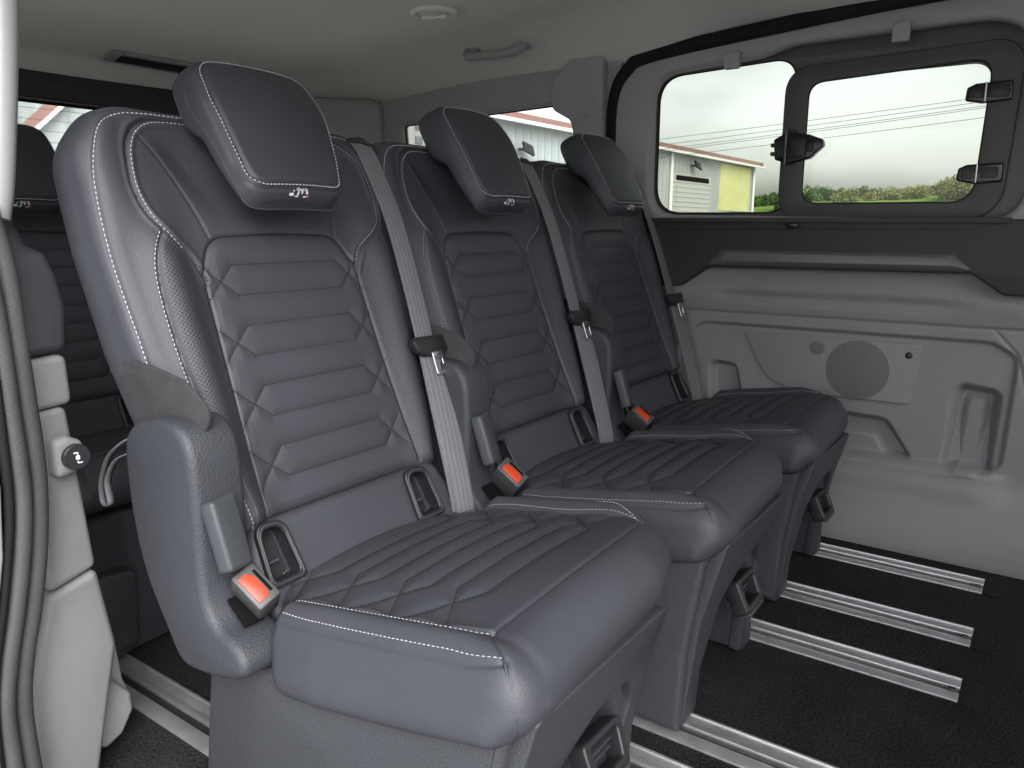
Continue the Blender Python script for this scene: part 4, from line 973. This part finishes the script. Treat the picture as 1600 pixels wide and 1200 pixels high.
# ---- pull strap hanging behind the near seat
V = []; F = []
sp_ = smooth_line([(1.040, .552), (1.078, .545), (1.121, .525), (1.159, .498), (1.187, .456), (1.189, .420), (1.166, .422), (1.169, .458), (1.143, .492), (1.105, .512), (1.05, .528)], 8)
for i, (y_, z_) in enumerate(sp_):
    f = i/(len(sp_)-1)
    V += [(bx_(-.262+.004*f), y_, z_), (bx_(-.250+.004*f), y_+.003, z_)]
n0 = len(sp_); F = [(2*i, 2*i+1, 2*i+3, 2*i+2) for i in range(n0-1)]
strap = mk('pull_strap', V, F, M['webbing'], seat, ORG, 60, uv=[(0, 0)]*len(V))
md = strap.modifiers.new('s', 'SOLIDIFY'); md.thickness = .002

# ---- labels and copies
tag(seat, 'dark grey quilted leather seat nearest the open door, with cloth side flap', 'seat', 'row of three leather passenger seats')
dup(seat, (1.376, .68, 0), 'dark leather seat in the middle of the row, between near and far seats', ('pull_strap',))
dup(seat, (1.936, .68, 0), 'dark leather seat beside the grey sliding door, farthest along the row', ('pull_strap',))
for o_, z_ in ((bpy.data.objects['passenger_seat.001'], .35), (bpy.data.objects['passenger_seat.002'], -.3)): o_.rotation_euler.z = R_(z_)
for o_, dx_ in ((bpy.data.objects['passenger_seat.001'], .020), (bpy.data.objects['passenger_seat.002'], .024)):
    for c in kids(o_):
        if c.name.startswith('belt_buckle'): c.location = (dx_, -.004, .002)
r4 = dup(seat, (.862, 1.70, 0), 'black shaded seat in the rear row, half hidden behind the near seat and the pillar', ('pull_strap',))
r4['group'] = 'rear row seats'
for c in kids(r4):
    if c.name.split('.')[0] in ('base_front', 'base_back_plate', 'tilt_handle', 'seat_pan', 'far_base_leg'):
        for g in kids(c): bpy.data.objects.remove(g)
        bpy.data.objects.remove(c)
mb = MB(); mb.prism(rpoly([(.60, 1.40), (.72, 1.44), (1.02, 1.46), (1.02, 1.95), (.60, 1.95)], .03), 2, .006, .30)
mb.build('base_front', M['base_plastic'], r4, (.862, 1.70, 0), bevel=.01)
mb = MB(); mb.prism(rpoly([(.625, .05), (.70, .05), (.71, .20), (.63, .21)], .02), 1, 1.385, 1.42); mb.build('base_pad', M['dark_trim'], r4, (.862, 1.70, 0), bevel=.008)

# ================================================================== outside
wh_ = empty('warehouse', (30, 17, 0), 'long pale steel warehouse with brown roof edge, seen through the side windows', 'warehouse'); who = (30, 17, 0)
G = -.5
def wbox(name, x0, x1, y0, y1, z0, z1, m, parent=None, lab=None, bevel=0):
    mb = MB(); mb.box(((x0+x1)/2, (y0+y1)/2, (z0+z1)/2), (x1-x0, y1-y0, z1-z0)); return mb.build(name, m, parent or wh_, who, smooth=False, bevel=bevel)
wbox('wall', 6, 51.5, 17.0, 30, G, 4.60, M['cladding'])
mb = MB(); mb.prism([(16.60, 4.60), (16.60, 4.86), (23.5, 5.3), (30.5, 4.86), (30.4, 4.60)], 0, 5.5, 52.0); mb.build('roof', M['roof_red'], wh_, who, smooth=False)
mb = MB(); mb.box((28.7, 16.48, 4.55), (46.6, .14, .12)); mb.tube([(38.2, 16.9, 4.5), (38.2, 16.9, G)], .09, 8); mb.tube([(51.2, 16.9, 4.5), (51.2, 16.9, G)], .09, 8); mb.build('gutter', M['gutter'], wh_, who)
fz = wbox('door_frame', 38.2, 43.7, 16.90, 17.02, G, 3.55, M['roller'])
rd = wbox('roller_door', 38.8, 43.2, 16.84, 16.94, .9, 3.25, M['roller']); wbox('door_opening', 38.8, 43.2, 16.86, 16.94, G, .9, M['dark_void'])
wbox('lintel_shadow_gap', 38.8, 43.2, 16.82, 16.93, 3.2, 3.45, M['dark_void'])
wbox('translucent_panel', 45.3, 50.5, 16.92, 17.01, 1.75, 4.45, M['yellow_panel'])
wbox('low_wall_band', 45.0, 51.45, 16.95, 17.01, G, 1.68, M['roller'])
wbox('side_hatch', 45.3, 46.4, 16.88, 16.96, G, .75, M['cladding'])
wbox('black_sign_band', 18.0, 28.2, 16.86, 17.01, 3.05, 3.25, M['dark_void'])
for x_, z_, lab in ((24.6, 3.65, 'square floodlight on the warehouse wall, seen between the two far headrests'), (41.0, 4.05, 'small floodlight above the warehouse roller door')):
    f_ = empty('floodlight', (x_, 16.9, z_), lab, 'floodlight')
    mb = MB(); mb.box((x_, 16.62, z_), (.52, .10, .42), Matrix.Rotation(R_(-30), 3, 'X') @ Matrix.Rotation(R_(20), 3, 'Y')); mb.build('lamp_housing', M['black_plastic'], f_, (x_, 16.9, z_), smooth=False)
    mb = MB(); mb.box((x_, 16.565, z_-.03), (.38, .03, .28), Matrix.Rotation(R_(-30), 3, 'X') @ Matrix.Rotation(R_(20), 3, 'Y')); mb.build('lens', M['gutter'], f_, (x_, 16.9, z_), smooth=False)
    mb = MB(); mb.box((x_-.12, 16.8, z_-.02), (.3, .24, .08)); mb.build('bracket', M['black_plastic'], f_, (x_, 16.9, z_), smooth=False)

# gabled shed seen through the rear window
sh = empty('gabled_shed', (8, 16, 0), 'pale shed with a red sloping gable edge behind the tailgate window', 'shed'); sho = (8, 16, 0)
mb = MB(); mb.prism([(6.15, G), (6.15, 2.35), (8.6, 4.60), (11.0, 2.35), (11.0, G)], 1, 14.0, 14.12); mb.box((8.7, 15.5, .8), (4.4, 2.3, 2.6)); mb.build('wall', M['cladding'], sh, sho, smooth=False)
mb = MB()
mb.prism([(6.0, 2.20), (6.0, 2.40), (8.6, 4.81), (11.2, 2.40), (11.2, 2.20), (8.6, 4.62)], 1, 13.90, 14.02); mb.build('roof', M['roof_red'], sh, sho, smooth=False)
mb = MB(); mb.prism([(6.12, 2.26), (8.6, 4.55), (8.6, 4.60), (6.08, 2.30)], 1, 13.84, 13.90); mb.build('verge_trim', M['gutter'], sh, sho, smooth=False)
tag(sh, 'pale shed with a red sloping gable edge behind the tailgate window', 'shed')

ob_ = empty('office_block', (15.6, 13.6, G), 'white block with grey windows glimpsed past the rear corner pillar', 'building'); oo = (15.6, 13.6, G)
mb = MB(); mb.box((15.75, 14.1, 1.6), (2.3, .8, 4.2)); mb.build('wall', M['white_paint'], ob_, oo, smooth=False)
for z_ in (3.33, 2.98, 2.63, 2.28):
    mb = MB(); mb.box((15.27, 13.68, z_), (.24, .06, .17)); mb.build('window', M['strip'], ob_, oo, smooth=False)
for x_, w_ in ((15.72, .12), (16.15, .14)):
    mb = MB(); mb.box((x_, 13.67, 1.7), (w_, .08, 4.0)); mb.build('post', M['strip'], ob_, oo, smooth=False)
mb = MB(); mb.box((14.45, 13.6, 2.3), (.42, .1, 1.15)); rs = mb.build('signboard', M['orange'], smooth=False); tag(rs, 'orange red board outside, glimpsed beyond the rear pillar', 'board')

# land: one sheet to the horizon with a low hill on the right
xs = np.concatenate([np.linspace(60, 260, 60), np.linspace(280, 1200, 20)]); ys = np.linspace(-500, 500, 140)
X, Y = np.meshgrid(xs, ys)
ridge = sstep(X, 62, 122)*(4.0+1.2*np.sin(Y*.045+1.)+4.2*sstep(-Y, -24, 30)+.25*np.sin(Y*.31)+.2*np.sin(X*.21+Y*.13))
Z = G-.12+ridge*(1-.25*sstep(X, 150, 300)); nx, ny = len(xs), len(ys)
V = np.stack([X, Y, Z], -1).reshape(-1, 3).tolist(); F = [(i*nx+j, i*nx+j+1, (i+1)*nx+j+1, (i+1)*nx+j) for i in range(ny-1) for j in range(nx-1)]
tag(mk('hill', V, F, M['grass'], sharp=None), kind='structure')
V = [(-900, -900, G-.16), (900, -900, G-.16), (900, 900, G-.16), (-900, 900, G-.16)]
tag(mk('ground', V, [(0, 1, 2, 3)], M['asphalt'], smooth=False), kind='structure')

def hillz(x, y):
    f = lambda v, a, b: float(sstep(np.array(v), a, b))
    r = f(x, 62, 122)*(4.0+1.2*math.sin(y*.045+1.)+4.2*f(-y, -24, 30)+.25*math.sin(y*.31)+.2*math.sin(x*.21+y*.13))
    return G-.12+r*(1-.25*f(x, 150, 300))
def tree_mesh(seed, rad, hgt, leaves, m):
    rn = random.Random(seed); root = empty('tree', (0, 0, 0))
    mb = MB(); mb.tube([(0, 0, -.3), (.05, .02, hgt*.35), (.0, .1, hgt*.7)], [.14, .10, .05], 6)
    for k in range(4):
        a = k*1.6+rn.random(); mb.tube([(0, 0, hgt*.35), (math.cos(a)*rad*.5, math.sin(a)*rad*.5, hgt*.7)], [.06, .025], 5)
    mb.build('trunk', M['bark'], root)
    mb = MB()
    cl_ = [(rn.uniform(-.6, .6)*rad, rn.uniform(-.6, .6)*rad, hgt*rn.uniform(.12, .8), rad*rn.uniform(.3, .5)) for _ in range(16)]
    for _ in range(leaves):
        c = rn.choice(cl_); th = rn.uniform(0, 6.28); ph = math.acos(rn.uniform(-1, 1)); rr = c[3]*rn.uniform(.5, 1.1)
        p = np.array((c[0]+rr*math.sin(ph)*math.cos(th), c[1]+rr*math.sin(ph)*math.sin(th), max(.15, c[2]+rr*math.cos(ph)*.9)))
        u_ = np.array([rn.gauss(0, 1) for _ in range(3)]); u_ /= np.linalg.norm(u_); v_ = np.cross(u_, [rn.gauss(0, 1) for _ in range(3)]); v_ /= np.linalg.norm(v_)
        s_ = rn.uniform(.10, .20); mb.add([p-u_*s_, p-v_*s_*.6, p+u_*s_, p+v_*s_*.6], [(0, 1, 2, 3)])
    mb.build('crown', m, root, smooth=False)
    return root
t1 = tree_mesh(1, 2.2, 3.0, 3000, M['foliage']); t2 = tree_mesh(2, 2.6, 3.2, 3000, M['foliage_pale']); t3 = tree_mesh(3, 1.8, 1.9, 2200, M['foliage'])
rn = random.Random(5)
def grove(name, m, spots, seed, lab):
    r = random.Random(seed); mb = MB()
    for x_, y_, rad, h_ in spots:
        z0 = hillz(x_, y_)
        cl_ = [(r.uniform(-.7, .7)*rad, r.uniform(-.7, .7)*rad, h_*r.uniform(.05, .85), rad*r.uniform(.25, .45)) for _ in range(9)]
        for _ in range(1100):
            c = r.choice(cl_); th = r.uniform(0, 6.28); ph = math.acos(r.uniform(-1, 1)); rr = c[3]*r.uniform(.5, 1.15)
            p = np.array((x_+c[0]+rr*math.sin(ph)*math.cos(th), y_+c[1]+rr*math.sin(ph)*math.sin(th), z0+max(.0, c[2]+rr*math.cos(ph)*.8)))
            u_ = np.array([r.gauss(0, 1) for _ in range(3)]); u_ /= np.linalg.norm(u_); v_ = np.cross(u_, [r.gauss(0, 1) for _ in range(3)]); v_ /= np.linalg.norm(v_)
            s_ = r.uniform(.08, .19); mb.add([p-u_*s_, p-v_*s_*.6, p+u_*s_, p+v_*s_*.6], [(0, 1, 2, 3)])
    o = mb.build(name, m, smooth=False); tag(o, lab, 'woodland', kind='stuff')
g1 = [(rn.uniform(108, 130), y_, rn.uniform(1.1, 1.9), rn.uniform(.9, 2.1)) for y_ in np.arange(24, 46, .75)]
g2 = [(rn.uniform(104, 128), y_, rn.uniform(1.0, 2.0), rn.uniform(.8, 1.3)+max(0, 17-y_)*.21) for y_ in np.arange(5.0, 24, .62)]
grove('green_woodland', M['foliage'], g1, 11, 'dark green woodland along the hill to the right of the warehouse')
grove('pale_woodland', M['foliage_pale'], g2, 12, 'pale spring woodland climbing the rise at the right')
for t, x_, y_, sc, lab in ((t1, 100, 29.4, .62, 'dark leafy tree near the left edge of the hinged window view'), (t2, 104, 10.3, .95, 'tall pale tree beside the lower window hinge'), (t3, 97, 21.6, .62, 'small green bushy tree standing alone on the meadow')):
    t.location = (x_, y_, hillz(x_, y_)-.1); t.scale = (sc*1.1, sc*1.1, sc); tag(t, lab, 'tree')

# overhead lines
for i, (z0, z1) in enumerate(((4.42, 4.94), (4.19, 4.80), (4.02, 4.66), (3.93, 4.60), (3.70, 4.30))):
    mb = MB(); pts = []
    for k in range(21):
        f = k/20; y_ = 32-40*f; zl = z0+(z1-z0)*((13.7-y_)/10.6); pts.append((30, y_, zl-.25*math.sin(math.pi*f)+.12))
    mb.tube(pts, .009, 5)
    c_ = mb.build('power_cable', M['cable']); tag(c_, ['uppermost overhead cable crossing the sky outside the windows', 'second overhead cable from the top', 'third overhead cable from the top', 'fourth overhead cable from the top', 'lowest overhead cable crossing the sky just above the warehouse roof'][i], 'cable', 'overhead cables')
